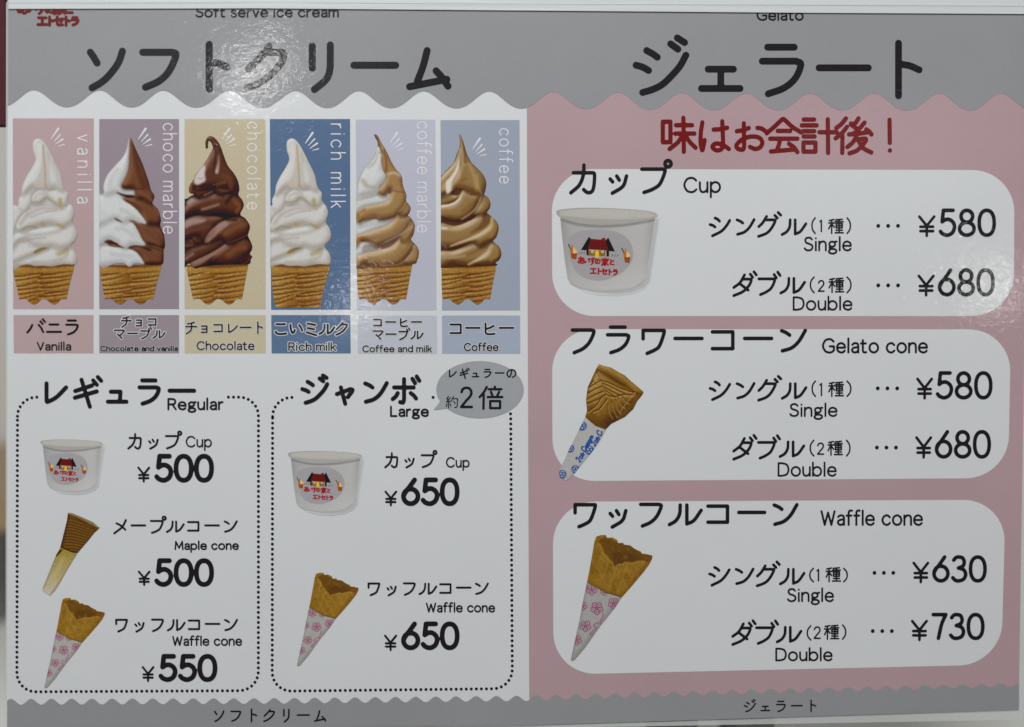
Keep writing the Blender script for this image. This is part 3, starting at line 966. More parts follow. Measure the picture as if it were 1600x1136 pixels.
    out = [(262, 75), (290, 110), (325, 210), (350, 300), (410, 410), (480, 480), (550, 560), (582, 650), (570, 740), (556, 790), (602, 820), (632, 890), (620, 950), (590, 1000),
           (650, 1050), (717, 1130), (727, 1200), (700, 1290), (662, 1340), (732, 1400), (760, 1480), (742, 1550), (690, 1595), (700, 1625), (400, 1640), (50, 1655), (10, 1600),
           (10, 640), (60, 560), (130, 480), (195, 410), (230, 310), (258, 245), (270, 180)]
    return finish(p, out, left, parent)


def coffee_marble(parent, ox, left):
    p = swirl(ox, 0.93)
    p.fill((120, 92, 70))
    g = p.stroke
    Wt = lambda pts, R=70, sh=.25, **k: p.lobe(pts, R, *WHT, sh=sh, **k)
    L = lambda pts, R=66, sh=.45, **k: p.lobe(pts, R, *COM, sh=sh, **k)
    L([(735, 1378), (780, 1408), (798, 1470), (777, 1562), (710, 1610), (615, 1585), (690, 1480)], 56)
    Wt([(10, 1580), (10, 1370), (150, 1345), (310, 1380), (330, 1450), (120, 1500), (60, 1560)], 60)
    p.poly([(125, 1402), (200, 1374), (290, 1394), (320, 1426), (220, 1464), (130, 1476)], (152, 142, 140), 10)
    L([(40, 1550), (120, 1490), (300, 1450), (480, 1390), (562, 1282), (622, 1350), (690, 1318), (727, 1390), (696, 1472), (612, 1572), (537, 1616), (400, 1632), (300, 1626), (160, 1606), (40, 1680)], 80)
    g([(240, 1568), (430, 1562), (590, 1487), (690, 1365)], 60, (142, 110, 72), 1, .85)
    g([(140, 1500), (320, 1482), (500, 1422)], 34, (196, 169, 138), 1, .7)
    g([(735, 1385), (710, 1470), (610, 1582), (530, 1620), (330, 1632)], 11, (206, 178, 140), 1, .85)
    g([(760, 1470), (745, 1560)], 36, (160, 118, 62), 1, .8)
    g([(60, 1670), (140, 1624), (330, 1644), (520, 1630), (650, 1594), (715, 1620)], 12, (96, 58, 34), .9)
    L([(708, 1085), (750, 1150), (740, 1232), (642, 1356), (560, 1266), (680, 1160)], 56)
    Wt([(10, 1320), (10, 1110), (150, 1085), (480, 1055), (500, 1110), (300, 1200), (60, 1300)], 60)
    g([(90, 1172), (260, 1134), (440, 1084)], 54, (184, 182, 184), 1, .8)
    L([(545, 998), (600, 1050), (690, 1048), (698, 1110), (612, 1224), (482, 1316), (300, 1396), (266, 1386), (170, 1334), (100, 1338), (40, 1405), (40, 1290), (200, 1222), (420, 1148), (490, 1080)], 75)
    g([(645, 1095), (570, 1218), (400, 1292), (260, 1302)], 60, (140, 110, 82), 1, .85)
    g([(70, 1380), (80, 1312), (130, 1292)], 40, (150, 102, 48), 1, .9)
    g([(110, 1342), (160, 1337)], 13, (90, 56, 28), 1)
    g([(690, 1112), (650, 1192), (560, 1267), (290, 1400)], 12, (206, 180, 148), 1, .85)
    g([(600, 1322), (650, 1342), (700, 1292)], 20, (138, 98, 56), 1, .9)
    p.poly([(290, 1404), (330, 1372), (480, 1332), (550, 1292), (530, 1344), (430, 1384), (310, 1420)], (98, 74, 68), 6)
    L([(638, 866), (698, 930), (687, 1002), (610, 1046), (545, 992), (600, 930)], 50)
    Wt([(10, 960), (10, 800), (150, 775), (320, 740), (460, 790), (420, 885), (150, 940), (60, 1010)], 60)
    g([(50, 852), (180, 824), (310, 786)], 44, (174, 171, 164), 1, .8)
    L([(262, 73), (302, 86), (354, 180), (417, 280), (467, 390), (527, 490), (592, 560), (610, 690), (652, 790), (642, 872), (592, 962), (482, 1056), (330, 1086), (280, 1056), (140, 1096), (85, 1121),
       (50, 1080), (70, 1000), (150, 930), (380, 882), (440, 830), (468, 742), (448, 724), (400, 792), (345, 794), (306, 750), (330, 700), (382, 622), (398, 542), (364, 500), (358, 420), (342, 240), (300, 110)], 62)
    g([(375, 270), (405, 390), (405, 510)], 36, (126, 84, 42), 1, .9)
    g([(430, 545), (500, 532), (570, 562)], 40, (194, 172, 142), 1, .8)
    g([(362, 784), (425, 762), (445, 717)], 24, (106, 76, 58), 1)
    g([(470, 737), (540, 752), (620, 762)], 18, (114, 80, 44), 1, .85)
    g([(610, 800), (580, 920), (490, 1000)], 36, (136, 100, 54), 1, .7)
    g([(150, 1062), (330, 1037), (490, 1012)], 40, (134, 98, 68), 1, .8)
    g([(90, 1080), (80, 1020), (150, 960)], 36, (148, 100, 44), 1, .8)
    g([(640, 872), (600, 942), (550, 992)], 11, (198, 166, 120), 1, .85)
    g([(150, 1107), (255, 1070), (340, 1088), (480, 1062), (537, 1008)], 11, (76, 56, 46), 1, .9)
    Wt([(58, 780), (60, 690), (90, 590), (150, 470), (220, 400), (272, 310), (300, 215), (332, 255), (347, 400), (365, 500), (396, 555), (378, 625), (318, 700), (304, 755), (180, 795), (75, 795)], 85)
    g([(130, 625), (190, 690), (300, 708)], 66, (168, 160, 148), 1, .8)
    g([(190, 472), (270, 402), (312, 295)], 40, (176, 170, 158), 1, .8)
    g([(230, 570), (290, 480), (332, 320)], 50, (213, 212, 209), 1, .8)
    out = [(262, 75), (302, 88), (352, 180), (412, 280), (462, 390), (522, 490), (585, 560), (603, 680), (643, 790), (640, 862), (692, 930), (682, 1000), (660, 1030), (696, 1062),
           (742, 1140), (738, 1210), (722, 1270), (700, 1322), (770, 1400), (792, 1470), (772, 1560), (720, 1612), (400, 1640), (60, 1665), (10, 1600), (10, 810), (62, 790), (62, 690),
           (90, 590), (150, 470), (220, 400), (272, 310), (302, 220), (300, 160), (272, 110)]
    return finish(p, out, left, parent)


def cup(parent, x0, y0, x1, y1, white):
    """paper tub: traced from the largest one, drawn between the given pixel corners"""
    sx = (1182 - 60) / (x1 - x0)
    sy = (1052 - 100) / (y1 - y0)
    p = Picture(x0 - 60 / sx, y0 - 100 / sy, sx, sy, (30, 80, 1260, 1090), 0.5, white)
    body = [(108, 215), (128, 420), (152, 640), (188, 890), (228, 955), (330, 1008), (500, 1042), (700, 1048), (870, 1024), (1000, 972), (1058, 905), (1090, 700), (1130, 430), (1162, 220)]
    rim = cr([(62, 155), (95, 124), (250, 107), (450, 101), (700, 107), (950, 124), (1130, 152), (1182, 185), (1160, 218), (1000, 258), (700, 286), (500, 276), (250, 245), (110, 208)], True, 5)
    g = p.stroke
    Fb = poly_sdf(p.X, p.Y, body)
    Fr = poly_sdf(p.X, p.Y, rim)
    F = np.minimum(Fb, Fr)
    sh = np.minimum(poly_sdf(p.X - 34, p.Y - 14, body), F)
    a = np.clip(1 - sh / 30, 0, 1) ** 2 * np.clip((p.X + p.Y * .6 - 900) / 500, 0, 1) * .34
    p.C = np.zeros_like(p.C) + np.asarray(white, float)
    p.put(a, (120, 122, 126))
    inside = np.clip(.5 - F / 5, 0, 1)
    p.clip = inside
    t = np.clip((p.X - 110) / 1050, 0, 1)[..., None]
    shade = np.array([158, 157, 156.]) * (1 - t) + np.array([174, 173, 171.]) * t
    shade = shade - 16 * np.exp(-((t - .97) / .06) ** 2) - 14 * np.exp(-((t - .0) / .07) ** 2)
    shade = shade + 10 * np.clip((p.Y[..., None] - 700) / 300, 0, 1)
    p.C = p.C * (1 - inside[..., None]) + shade * inside[..., None]
    g([(150, 905), (330, 1000), (600, 1040), (900, 1010), (1050, 915)], 46, (160, 156, 156), 1, .8)
    p.poly([(190, 470), (300, 375), (480, 345), (700, 362), (850, 440), (915, 570), (900, 700), (800, 820), (640, 900), (480, 912), (320, 850), (235, 720)], (150, 148, 150), 6)
    g([(115, 232), (300, 285), (550, 308), (850, 290), (1150, 235)], 44, (122, 120, 117), .9, .8)
    p.poly([(62, 155), (95, 124), (250, 107), (450, 101), (700, 107), (950, 124), (1130, 152), (1182, 185), (1160, 218), (1000, 258), (700, 286), (500, 276), (250, 245), (110, 208)], (156, 154, 149), 4)
    p.poly([(100, 152), (250, 124), (600, 115), (1000, 138), (1150, 180), (1000, 205), (700, 214), (400, 202), (200, 182)], (174, 171, 165), 7)
    g([(110, 178), (400, 212), (700, 224), (1000, 216), (1168, 190)], 18, (178, 176, 172), .9, .8)
    # the shop's emblem: a house between two sundaes
    blk, rf = (30, 24, 24), (104, 22, 28)
    P_ = lambda pts, c, s=3: p.poly(pts, c, s, 1, False)
    P_([(428, 424), (338, 572), (400, 576), (400, 630), (424, 630), (424, 560), (450, 450)], blk)
    P_([(642, 434), (716, 590), (650, 584), (650, 645), (622, 645), (622, 570), (610, 470)], blk)
    P_([(424, 580), (610, 580), (606, 642), (424, 636)], (128, 92, 40))
    P_([(448, 448), (612, 462), (644, 580), (408, 562)], rf)
    P_([(570, 440), (608, 438), (612, 470), (572, 466)], (120, 24, 28))
    for k in range(5):
        g([(440 + k * 42, 455), (425 + k * 50, 570)], 5, (60, 14, 20), 1, .9, False)
    for yy in (490, 525, 552):
        g([(435, yy), (625, yy + 10)], 5, (60, 14, 20), 1, .9, False)
    g([(516, 600), (518, 632)], 50, (212, 180, 30), .4)
    for xx in (466, 578):
        g([(xx, 592)], 34, (196, 186, 160), .4, smooth=False)
        g([(xx, 592)], 12, (110, 70, 40), .4, smooth=False)
    for xx in (320, 345, 370, 680, 710, 740):
        g([(xx + 8, 596 + (xx > 500) * 28), (xx, 616 + (xx > 500) * 28)], 9, (90, 70, 50), .6, smooth=False)
    for dx, dy in ((0, 0), (592, 42)):
        g([(200 + dx, 510 + dy), (228 + dx, 570 + dy)], 12, (50, 34, 28), .6, smooth=False)
        P_([(218 + dx, 575 + dy), (246 + dx, 505 + dy), (262 + dx, 590 + dy), (262 + dx, 630 + dy), (225 + dx, 622 + dy)], (176, 98, 40))
        P_([(250 + dx, 615 + dy), (252 + dx, 535 + dy), (292 + dx, 585 + dy), (288 + dx, 622 + dy)], (208, 180, 120))
        P_([(226 + dx, 612 + dy), (298 + dx, 608 + dy), (284 + dx, 678 + dy), (234 + dx, 668 + dy)], (140, 72, 22))

    def word(txt, xs, y, e, w):
        for ch, x in zip(txt, xs):
            e_ = e * (0.8 if ch in 'のと' else 1)
            for s in S(KANA[ch]):
                q = np.stack([x + (s[:, 0] - 50) * e_ / 100, y + (s[:, 1] - 50) * e_ / 100 + (x - 300) * .06], 1)
                p.stroke(q, w, (146, 14, 28), .5, 1, False)
    word("あいすの家と", (338, 402, 466, 524, 606, 682), 686, 86, 17.5)
    word("エトセトラ", (476, 540, 598, 660, 722), 796, 76, 18.5)
    p.grain(.006)
    A = a.copy()
    Fm = np.minimum(F, (0.02 - A) * 400)
    return p.make("cup_picture", Fm, parent, 5)


def flower(p, x, y, r, c1=(150, 74, 110), c2=(190, 150, 166), sq=1.0):
    for k in range(5):
        a = k * 1.2566 + .3
        p.ring(x + .55 * r * math.cos(a), y + .55 * r * sq * math.sin(a), r * .36, r * .36 * sq, r * .17, c1, .6, .9)
        p.stroke([(x + .55 * r * math.cos(a), y + .55 * r * sq * math.sin(a))], r * .3, c1, .8, .7, False)
    p.stroke([(x, y)], r * .34, c1, .8, .9, False)


def waffle(parent, x_tip, y_tip, x_r, y_top, white, seed):
    """waffle cone in a white flowered paper sleeve (traced from the largest)"""
    sx = (720 - 60) / (x_r - x_tip)
    sy = (1072 - 55) / (y_tip - y_top)
    ox, oy = x_tip - 60 / sx, y_top - 55 / sy
    rng = np.random.default_rng(seed)
    top = [(265, 70), (300, 58), (345, 57), (352, 80), (395, 76), (432, 95), (445, 122), (482, 118), (490, 134), (540, 140), (572, 165), (600, 180), (626, 190), (632, 206), (668, 210), (720, 222)]
    cone = top + [(716, 250), (690, 300), (640, 365), (560, 460), (470, 562), (330, 520), (190, 440), (210, 340), (235, 200), (250, 110)]
    p = Picture(ox, oy, sx, sy, (150, 30, 760, 600), 0.5, white, 0.80)
    p.fill((158, 118, 46))
    g = p.stroke
    n1 = rng.normal(0, 1, (14, 14))
    iu = np.clip((p.X - 150) / 610 * 12, 0, 12.9)
    iv = np.clip((p.Y - 30) / 570 * 12, 0, 12.9)
    nn = n1[iv.astype(int), iu.astype(int)]
    p.C = p.C * (1 + .035 * nn[..., None])
    for k in range(-3, 6):
        g([(180 + k * 80, 560), (330 + k * 80, 150)], 20, (182, 142, 66), 1, .42, False)
        g([(200 + k * 80, 200), (420 + k * 80, 600)], 18, (180, 140, 66), 1, .42, False)
    g([(230, 420), (270, 200), (275, 90)], 60, (150, 108, 36), 1, .7)
    g([(480, 540), (600, 390), (700, 260)], 46, (140, 98, 34), 1, .75)
    g([(210, 430), (330, 505), (470, 550)], 30, (136, 98, 36), 1, .6)
    p.poly([(285, 105), (350, 75), (440, 118), (540, 142), (630, 200), (712, 226), (690, 270), (640, 268), (560, 285), (490, 290), (410, 322), (370, 265), (330, 205), (300, 150)], (120, 84, 24), 6)
    p.poly([(400, 210), (520, 200), (610, 235), (600, 270), (480, 285), (420, 305)], (98, 66, 12), 22, .7)
    g([(288, 125), (312, 168), (322, 205), (352, 232), (372, 268), (392, 282), (412, 326), (440, 300), (478, 296), (500, 282), (556, 286), (600, 272), (650, 272)], 22, (178, 136, 58), .9, .9)
    for _ in range(120):
        x_, y_ = rng.uniform(190, 700), rng.uniform(80, 560)
        g([(x_, y_), (x_ + rng.uniform(-18, 18), y_ + rng.uniform(-18, 18))], rng.uniform(12, 34), (186, 146, 66) if rng.random() < .55 else (112, 74, 20), 1, .2, False)
    for k in range(len(top) - 1):
        g([top[k], top[k + 1]], 10, (164, 118, 44), 1, .7, False)
    g([(650, 240), (700, 240)], 34, (138, 88, 22), 1)
    p.grain(.05)
    p.make("waffle_cone", poly_sdf(p.X, p.Y, cone), parent, 6)
    q = Picture(ox, oy, sx, sy, (40, 420, 500, 1090), 0.5, white, 0.9)
    sleeve = [(190, 436), (330, 516), (472, 558), (420, 640), (300, 790), (180, 960), (95, 1062), (75, 1076), (58, 1066), (90, 920), (130, 740), (160, 580)]
    q.fill((160, 159, 154))
    q.stroke([(475, 570), (300, 800), (90, 1075)], 70, (136, 135, 130), 1, .8)
    q.stroke([(185, 450), (120, 800), (62, 1066)], 30, (144, 143, 138), 1, .8)
    for x, y, r_ in ((228, 500, 42), (330, 512, 34), (270, 648, 50), (155, 632, 36), (405, 610, 44), (178, 792, 44), (108, 905, 40), (178, 480, 26)):
        flower(q, x, y, r_ * 1.12)
    q.stroke([(322, 690), (312, 730), (300, 745), (296, 770), (270, 765), (246, 785), (252, 800), (268, 810), (240, 830), (214, 855), (222, 868), (240, 850)], 11, (160, 92, 124), .7, .9)
    q.grain(.02)
    q.make("cone_sleeve", poly_sdf(q.X, q.Y, sleeve), parent, 6)


def maple(parent):
    p = Picture(55, 790, K, K, (60, 60, 800, 1090), 0.5, (180, 182, 182), 0.86)
    upper = [(388, 84), (440, 90), (560, 140), (680, 195), (762, 262), (700, 320), (620, 420), (500, 560), (460, 560), (380, 535), (296, 495), (320, 400), (352, 270), (374, 180)]
    p.fill((112, 80, 24))
    g = p.stroke
    for k in range(13):
        y = 150 + k * 30
        g([(300, y + 10 + k * 5), (430, y + 8 + k * 5), (560, y + 50 + k * 3), (720, y + 110)], 13, (70, 40, 10), .9, .8)
        g([(320, y + 26 + k * 5), (440, y + 24 + k * 5), (560, y + 66 + k * 3), (700, y + 122)], 9, (144, 108, 44), 1, .5)
    g([(305, 480), (345, 300), (388, 100)], 60, (72, 44, 14), 1, .75)
    g([(400, 90), (540, 140), (740, 250)], 36, (150, 128, 92), .9, .9)
    g([(395, 110), (520, 165), (700, 270)], 14, (80, 50, 14), 1, .8)
    g([(740, 280), (620, 430), (500, 560)], 40, (86, 58, 16), 1, .7)
    g([(310, 490), (400, 530), (490, 550)], 26, (78, 44, 18), 1, .8)
    p.grain(.05)
    p.make("maple_cone", poly_sdf(p.X, p.Y, upper), parent, 6)
    q = Picture(55, 790, K, K, (60, 470, 560, 1090), 0.5, (180, 182, 182))
    stem = [(300, 490), (380, 535), (500, 560), (450, 640), (370, 770), (280, 930), (235, 1000), (180, 1060), (165, 1062), (82, 1008), (90, 970), (160, 800), (240, 600)]
    t = np.clip((q.Y - 520) / 480, 0, 1)[..., None]
    q.C = np.array([134, 116, 48.]) * (1 - t) + np.array([168, 160, 144.]) * t
    q.stroke([(330, 640), (230, 840), (170, 960)], 70, (166, 152, 104), 1, .6)
    q.stroke([(500, 570), (370, 780), (200, 1050)], 50, (134, 122, 84), 1, .7)
    q.stroke([(250, 590), (305, 530)], 30, (40, 28, 12), .7, .9)
    q.stroke([(230, 640), (100, 980)], 26, (120, 108, 76), 1, .6)
    q.stroke([(350, 620), (310, 760), (260, 860)], 20, (156, 132, 50), 1, .7)
    q.grain(.04)
    q.make("cone_stem", poly_sdf(q.X, q.Y, stem), parent, 6)


def flower_cone(parent):
    s = 5.681
    p = Picture(860, 560, s, s, (290, 30, 860, 650), 0.5, (192, 195, 195), 0.88)
    top = [(412, 80), (430, 48), (460, 62), (500, 70), (540, 82), (600, 118), (660, 150), (720, 205), (780, 255), (828, 298), (815, 325), (770, 380), (735, 450), (660, 520), (600, 550), (540, 580),
           (490, 632), (400, 600), (308, 520), (325, 470), (316, 370), (330, 260), (370, 170)]
    p.fill((120, 84, 30))
    p.lobe([(408, 90), (500, 130), (640, 215), (770, 300), (810, 320), (770, 385), (735, 452), (660, 524), (600, 554), (540, 586), (490, 640), (400, 606), (300, 520), (318, 470), (308, 370), (324, 260), (366, 170)],
           150, (84, 54, 14), (146, 106, 42), (192, 156, 92), sh=0)
    p.lobe([(408, 84), (428, 44), (462, 60), (505, 66), (545, 80), (602, 116), (662, 148), (722, 203), (782, 253), (832, 298), (812, 328), (760, 306), (640, 222), (500, 142)],
           46, (96, 64, 20), (158, 120, 56), (202, 168, 108), sh=.6)
    g = p.stroke
    g([(350, 430), (370, 540), (460, 600)], 100, (110, 74, 20), 1, .6)
    g([(420, 130), (500, 230), (600, 300), (720, 300)], 120, (164, 126, 62), 1, .6)
    g([(620, 520), (720, 420), (800, 310)], 60, (120, 84, 26), 1, .8)
    g([(322, 330), (350, 240), (410, 100)], 26, (116, 82, 30), 1, .8)
    d = (98, 64, 22)
    g([(412, 100), (500, 142), (620, 212), (760, 303), (800, 316)], 13, d, .9, .9)
    for a in ([(425, 185), (520, 215), (620, 262), (740, 300)], [(455, 215), (560, 262), (660, 312)], [(465, 245), (540, 290), (620, 330)], [(470, 265), (520, 305), (570, 345)],
              [(410, 120), (440, 180), (470, 250), (500, 320), (570, 340)], [(380, 200), (350, 230), (335, 260)], [(440, 200), (390, 225), (335, 260)], [(460, 245), (400, 270), (330, 310)],
              [(470, 290), (400, 320), (325, 360)], [(490, 320), (430, 355), (330, 400)], [(570, 340), (640, 320), (740, 320)], [(600, 345), (620, 400), (660, 430)],
              [(640, 340), (670, 380), (700, 390)], [(575, 360), (590, 430), (620, 480)], [(540, 380), (560, 450), (590, 510)], [(510, 400), (520, 470), (550, 520)],
              [(450, 350), (400, 420), (330, 470)], [(500, 360), (440, 440), (380, 470)]):
        g(a, 13, (78, 48, 12), 1, .85)
        g([(x + 4, y + 15) for x, y in a], 14, (192, 156, 92), 1, .6)
    g([(755, 305), (690, 380), (610, 485)], 10, (184, 150, 88), .9, .8)
    p.ring(415, 490, 40, 34, 9, (110, 74, 24), 1, .6)
    g([(310, 520), (400, 590), (490, 625)], 26, (104, 70, 20), 1, .7)
    p.grain(.06)
    p.make("gelato_cone", poly_sdf(p.X, p.Y, top), parent, 6)
    q = Picture(860, 560, s, s, (60, 510, 520, 1100), 0.45, (192, 195, 195))
    sl = [(306, 526), (400, 598), (496, 630), (440, 730), (370, 830), (280, 940), (215, 1020), (170, 1070), (140, 1082), (110, 1072), (75, 1050), (80, 1000), (160, 820), (240, 660)]
    q.fill((164, 162, 158))
    q.stroke([(500, 640), (370, 840), (180, 1070)], 60, (146, 144, 142), 1, .8)
    q.stroke([(300, 540), (180, 800), (80, 1040)], 40, (160, 157, 154), 1, .8)
    bl = (34, 76, 140)

    def knot(x, y, r_):
        q.ring(x - .35 * r_, y - .2 * r_, .36 * r_, .4 * r_, .28 * r_, bl, .5)
        q.ring(x + .4 * r_, y - .1 * r_, .34 * r_, .4 * r_, .28 * r_, bl, .5)
        q.ring(x, y + .45 * r_, .42 * r_, .36 * r_, .28 * r_, bl, .5)
        q.ring(x, y, r_, r_, .24 * r_, bl, .5, .9)
    knot(282, 600, 38)
    knot(176, 800, 34)
    knot(346, 815, 38)
    knot(222, 985, 34)
    knot(104, 1030, 36)
    word = S("~0,10 20,0 26,14 12,60 0,96 -14,80|~70,56 58,40 42,60 46,92 64,92 78,70|78,70 112,60+~112,60 106,42 90,48 84,84 100,96 124,72|"
             "~206,26 196,2 168,16 152,60 160,94 186,92 212,70|~212,70 224,46 230,66 240,56|~236,96 242,62 256,52|~256,76 286,66 278,48 262,60 262,92 282,94 298,76|"
             "~330,60 312,50 300,78 314,94 332,60 330,90 344,80|~344,94 350,56 356,66 370,54 370,94 380,62 394,56 392,90 404,84")
    ang = math.radians(-63)
    for (ax, ay, sc, n_) in ((262, 912, .62, 99), (398, 770, .62, 4)):
        for s_ in word[:n_]:
            v = s_ * sc
            v = np.stack([v[:, 0], (v[:, 1] - 50) * .85], 1)
            x = ax + v[:, 0] * math.cos(ang) - v[:, 1] * math.sin(ang)
            y = ay + v[:, 0] * math.sin(ang) + v[:, 1] * math.cos(ang)
            q.stroke(np.stack([x, y], 1), 14, bl, .5, 1, False)
    q.grain(.02)
    q.make("cone_sleeve", poly_sdf(q.X, q.Y, sl), parent, 6)


# ------------------------------------------------------------------ the setting behind the menu
def box_obj(name, lo, hi, mat, parent=None, bev=0.0):
    x0, y0, z0 = lo
    x1, y1, z1 = hi
    v = [(x0, y0, z0), (x1, y0, z0), (x1, y1, z0), (x0, y1, z0), (x0, y0, z1), (x1, y0, z1), (x1, y1, z1), (x0, y1, z1)]
    fc = [(0, 3, 2, 1), (4, 5, 6, 7), (0, 1, 5, 4), (1, 2, 6, 5), (2, 3, 7, 6), (3, 0, 4, 7)]
    o = mesh_obj(name, v, fc, mat, parent)
    if bev:
        b = o.modifiers.new("bevel", 'BEVEL')
        b.width = bev
        b.segments = 3
    return o


def behind(px, py, dist):
    """point where the view ray of a pixel meets the vertical plane dist behind the menu"""
    return W(np.array([px], float), np.array([py], float), -dist)[0]


wall = box_obj("wall", (-1.6, 0.62, 0.4), (1.6, 0.66, 2.2), plain_material("cream_plaster", (0.72, 0.69, 0.64), 0.7, 0.05, 8, 0.0005))
wall['kind'] = 'structure'
ctop = behind(800, 1105, 0.06)[2]
counter = box_obj("counter", (-1.2, -0.02, ctop - 0.25), (1.2, 0.619, ctop - 0.03), plain_material("pale_counter", (0.80, 0.81, 0.76), 0.4, 0.05, 25))
counter['label'] = "pale shop counter blurred below the menu's lower edge"
counter['category'] = "counter"
a = behind(-160, -60, 0.012)
b = behind(14, 198, 0.012)
red = thing("red_board", "dark red board showing along the menu's upper left edge", "board")
box_obj("board", (a[0], 0.010, b[2]), (b[0], 0.014, a[2] + 0.05), plain_material("maroon_paint", (0.075, 0.004, 0.010), 0.8, 0.15, 60), red, 0.0006)
z0 = behind(0, 832, 0.25)[2]
z1 = behind(0, 770, 0.25)[2]
sh = thing("wooden_shelf", "brown wooden shelf blurred behind the menu's left edge", "shelf")
box_obj("shelf_board", (-1.0, 0.25, z0), (-0.12, 0.6, z1), plain_material("shelf_wood", (0.36, 0.24, 0.14), 0.5, 0.25, 40), sh, 0.003)
box_obj("shelf_bracket", (-0.40, 0.28, z0 - 0.10), (-0.375, 0.6, z0 - 0.001), plain_material("bracket_steel", (0.45, 0.46, 0.47), 0.35, 0.1, 40), sh, 0.002)
for lab, px0, px1, py0 in (("dark grey block blurred below the menu, left of its pair", 1028, 1092, 1122), ("dark grey block blurred below the menu, right of its pair", 1150, 1212, 1122)):
    c0 = behind(px0, py0, 0.05)
    c1 = behind(px1, 1180, 0.05)
    o = box_obj("grey_block", (c0[0], 0.05, ctop - 0.029), (c1[0], 0.085, c0[2]), plain_material("dark_rubber", (0.22, 0.23, 0.21), 0.6, 0.2, 60), None, 0.002)
    o['label'] = lab
    o['category'] = "block"
    o['group'] = "grey blocks under the menu"

# ------------------------------------------------------------------ the menu
menu = thing("menu_sheet", "large laminated grey, white and pink menu sheet with ice cream pictures and prices", "menu")
menu.location = (0, 0, ZC - 0.155)
menu_parts_parent = menu


def keep(o, parent):
    return o


# everything below is modelled in world space, so parts take the inverse of the root's offset
def fix_parents():
    inv = Matrix.Translation(-Vector(menu.location))
    for o in list(menu.children):
        o.matrix_parent_inverse = inv


# laminated sheet: paper with clear plastic rim
rimm = bpy.data.materials.new("clear_film")
rimm.use_nodes = True
nt = rimm.node_tree
bs = nt.nodes['Principled BSDF']
bs.inputs['Base Color'].default_value = (0.82, 0.84, 0.82, 1)
bs.inputs['Roughness'].default_value = 0.25
bs.inputs['Coat Weight'].default_value = 1.0
tr = nt.nodes.new('ShaderNodeBsdfTransparent')
mxs = nt.nodes.new('ShaderNodeMixShader')
mxs.inputs[0].default_value = 0.45
nt.links.new(tr.outputs[0], mxs.inputs[1])
nt.links.new(bs.outputs[0], mxs.inputs[2])
nt.links.new(mxs.outputs[0], nt.nodes['Material Output'].inputs['Surface'])
M["clear_film"] = rimm

TL, TR, BR, BL = (12.5, 1), (1609, 8), (1591.5, 1109), (11, 1141.5)


def rounded(q, r0, n=8):
    """rounded quad through four pixel corners (clockwise from top left)"""
    out = []
    q = [np.array(c, float) for c in q]
    for i in range(4):
        c, a_, b_ = q[i], q[i - 1], q[(i + 1) % 4]
        u = (a_ - c) / np.linalg.norm(a_ - c)
        v = (b_ - c) / np.linalg.norm(b_ - c)
        for t in np.linspace(0, math.pi / 2, n):
            out.append(c + u * r0 * (1 - math.sin(t)) + v * r0 * (1 - math.cos(t)))
    return np.array(out)


def slab(name, pts, front, back, mat, parent):
    p_ = np.asarray(pts, float)
    n = len(p_)
    v = np.vstack([W(p_[:, 0], p_[:, 1], front), W(p_[:, 0], p_[:, 1], front) + np.array([0, front - back, 0])])
    fc = [list(range(n))[::-1], list(range(n, 2 * n))] + [[i, (i + 1) % n, n + (i + 1) % n, n + i] for i in range(n)]
    return mesh_obj(name, v, fc, M[mat], parent)


paper = slab("paper", [TL, TR, BR, BL], 0.0, -0.0004, "paper_white", menu)
slab("plastic_rim", rounded([(9.5, -6), (1618, 1), (1600, 1124.5), (8.5, 1152)], 14), -0.00042, -0.0007, "clear_film", menu)


def band(name, top, bot, mat, layer):
    """strip between two pixel curves sampled at the same x"""
    n = len(top)
    t_, b_ = np.array(top, float), np.array(bot, float)
    v = np.vstack([W(t_[:, 0], t_[:, 1], LAYER * layer), W(b_[:, 0], b_[:, 1], LAYER * layer)])
    return mesh_obj(name, v, [[i, n + i, n + i + 1, i + 1] for i in range(n - 1)], M[mat], menu)


def edge_x(y, left=True):
    return np.interp(y, [1, 1141], [12.5, 11]) if left else np.interp(y, [8, 1109], [1609, 1591.5])


# pink half
pk = flat("gelato_panel", [(823, 130), (1606.9, 130), (1592, 1085), (827, 1110)], "pink_ink", menu, 1)
# header with its wavy lower edge
xs = np.linspace(12.3, 1606.5, 700)
peaks = np.array([-48, 53, 156, 255, 358, 462, 560.6, 662, 764.5, 864.7, 966, 1065, 1166, 1266, 1366, 1468, 1564, 1665])
ph = np.interp(xs, peaks, np.arange(len(peaks)) * 2 * math.pi)
pkY = np.interp(xs, [12, 764, 1166, 1600], [141, 143, 146, 146])
trY = np.interp(xs, [12, 820, 1100, 1600], [169, 171.5, 174, 174.5])
wv = (pkY + trY) / 2 - (trY - pkY) / 2 * (np.cos(ph) * .94 + .06 * np.cos(2 * ph))
hd = band("header_band", [(x, np.interp(x, [12, 1607], [1, 8])) for x in xs], list(zip(xs, wv)), "grey_ink", 3)
# footer with small scallops
xs = np.linspace(11.1, 1592.2, 1000)
gp = np.interp(xs, [17, 410, 820, 1180, 1590], [1092, 1091, 1087, 1077, 1067.5])
amp = np.interp(xs, [17, 820, 1590], [4.6, 4.2, 2.8])
ph = 2 * math.pi * (xs - 17) / np.interp(xs, [17, 820, 1590], [31.7, 31.6, 30.9])
ft_top = gp + amp - amp * np.cos(ph)
fb = np.interp(xs, [11, 820, 1592], [1141.5, 1133.2, 1109])
ft = band("footer_band", list(zip(xs, ft_top)), list(zip(xs, fb)), "grey_ink", 3)

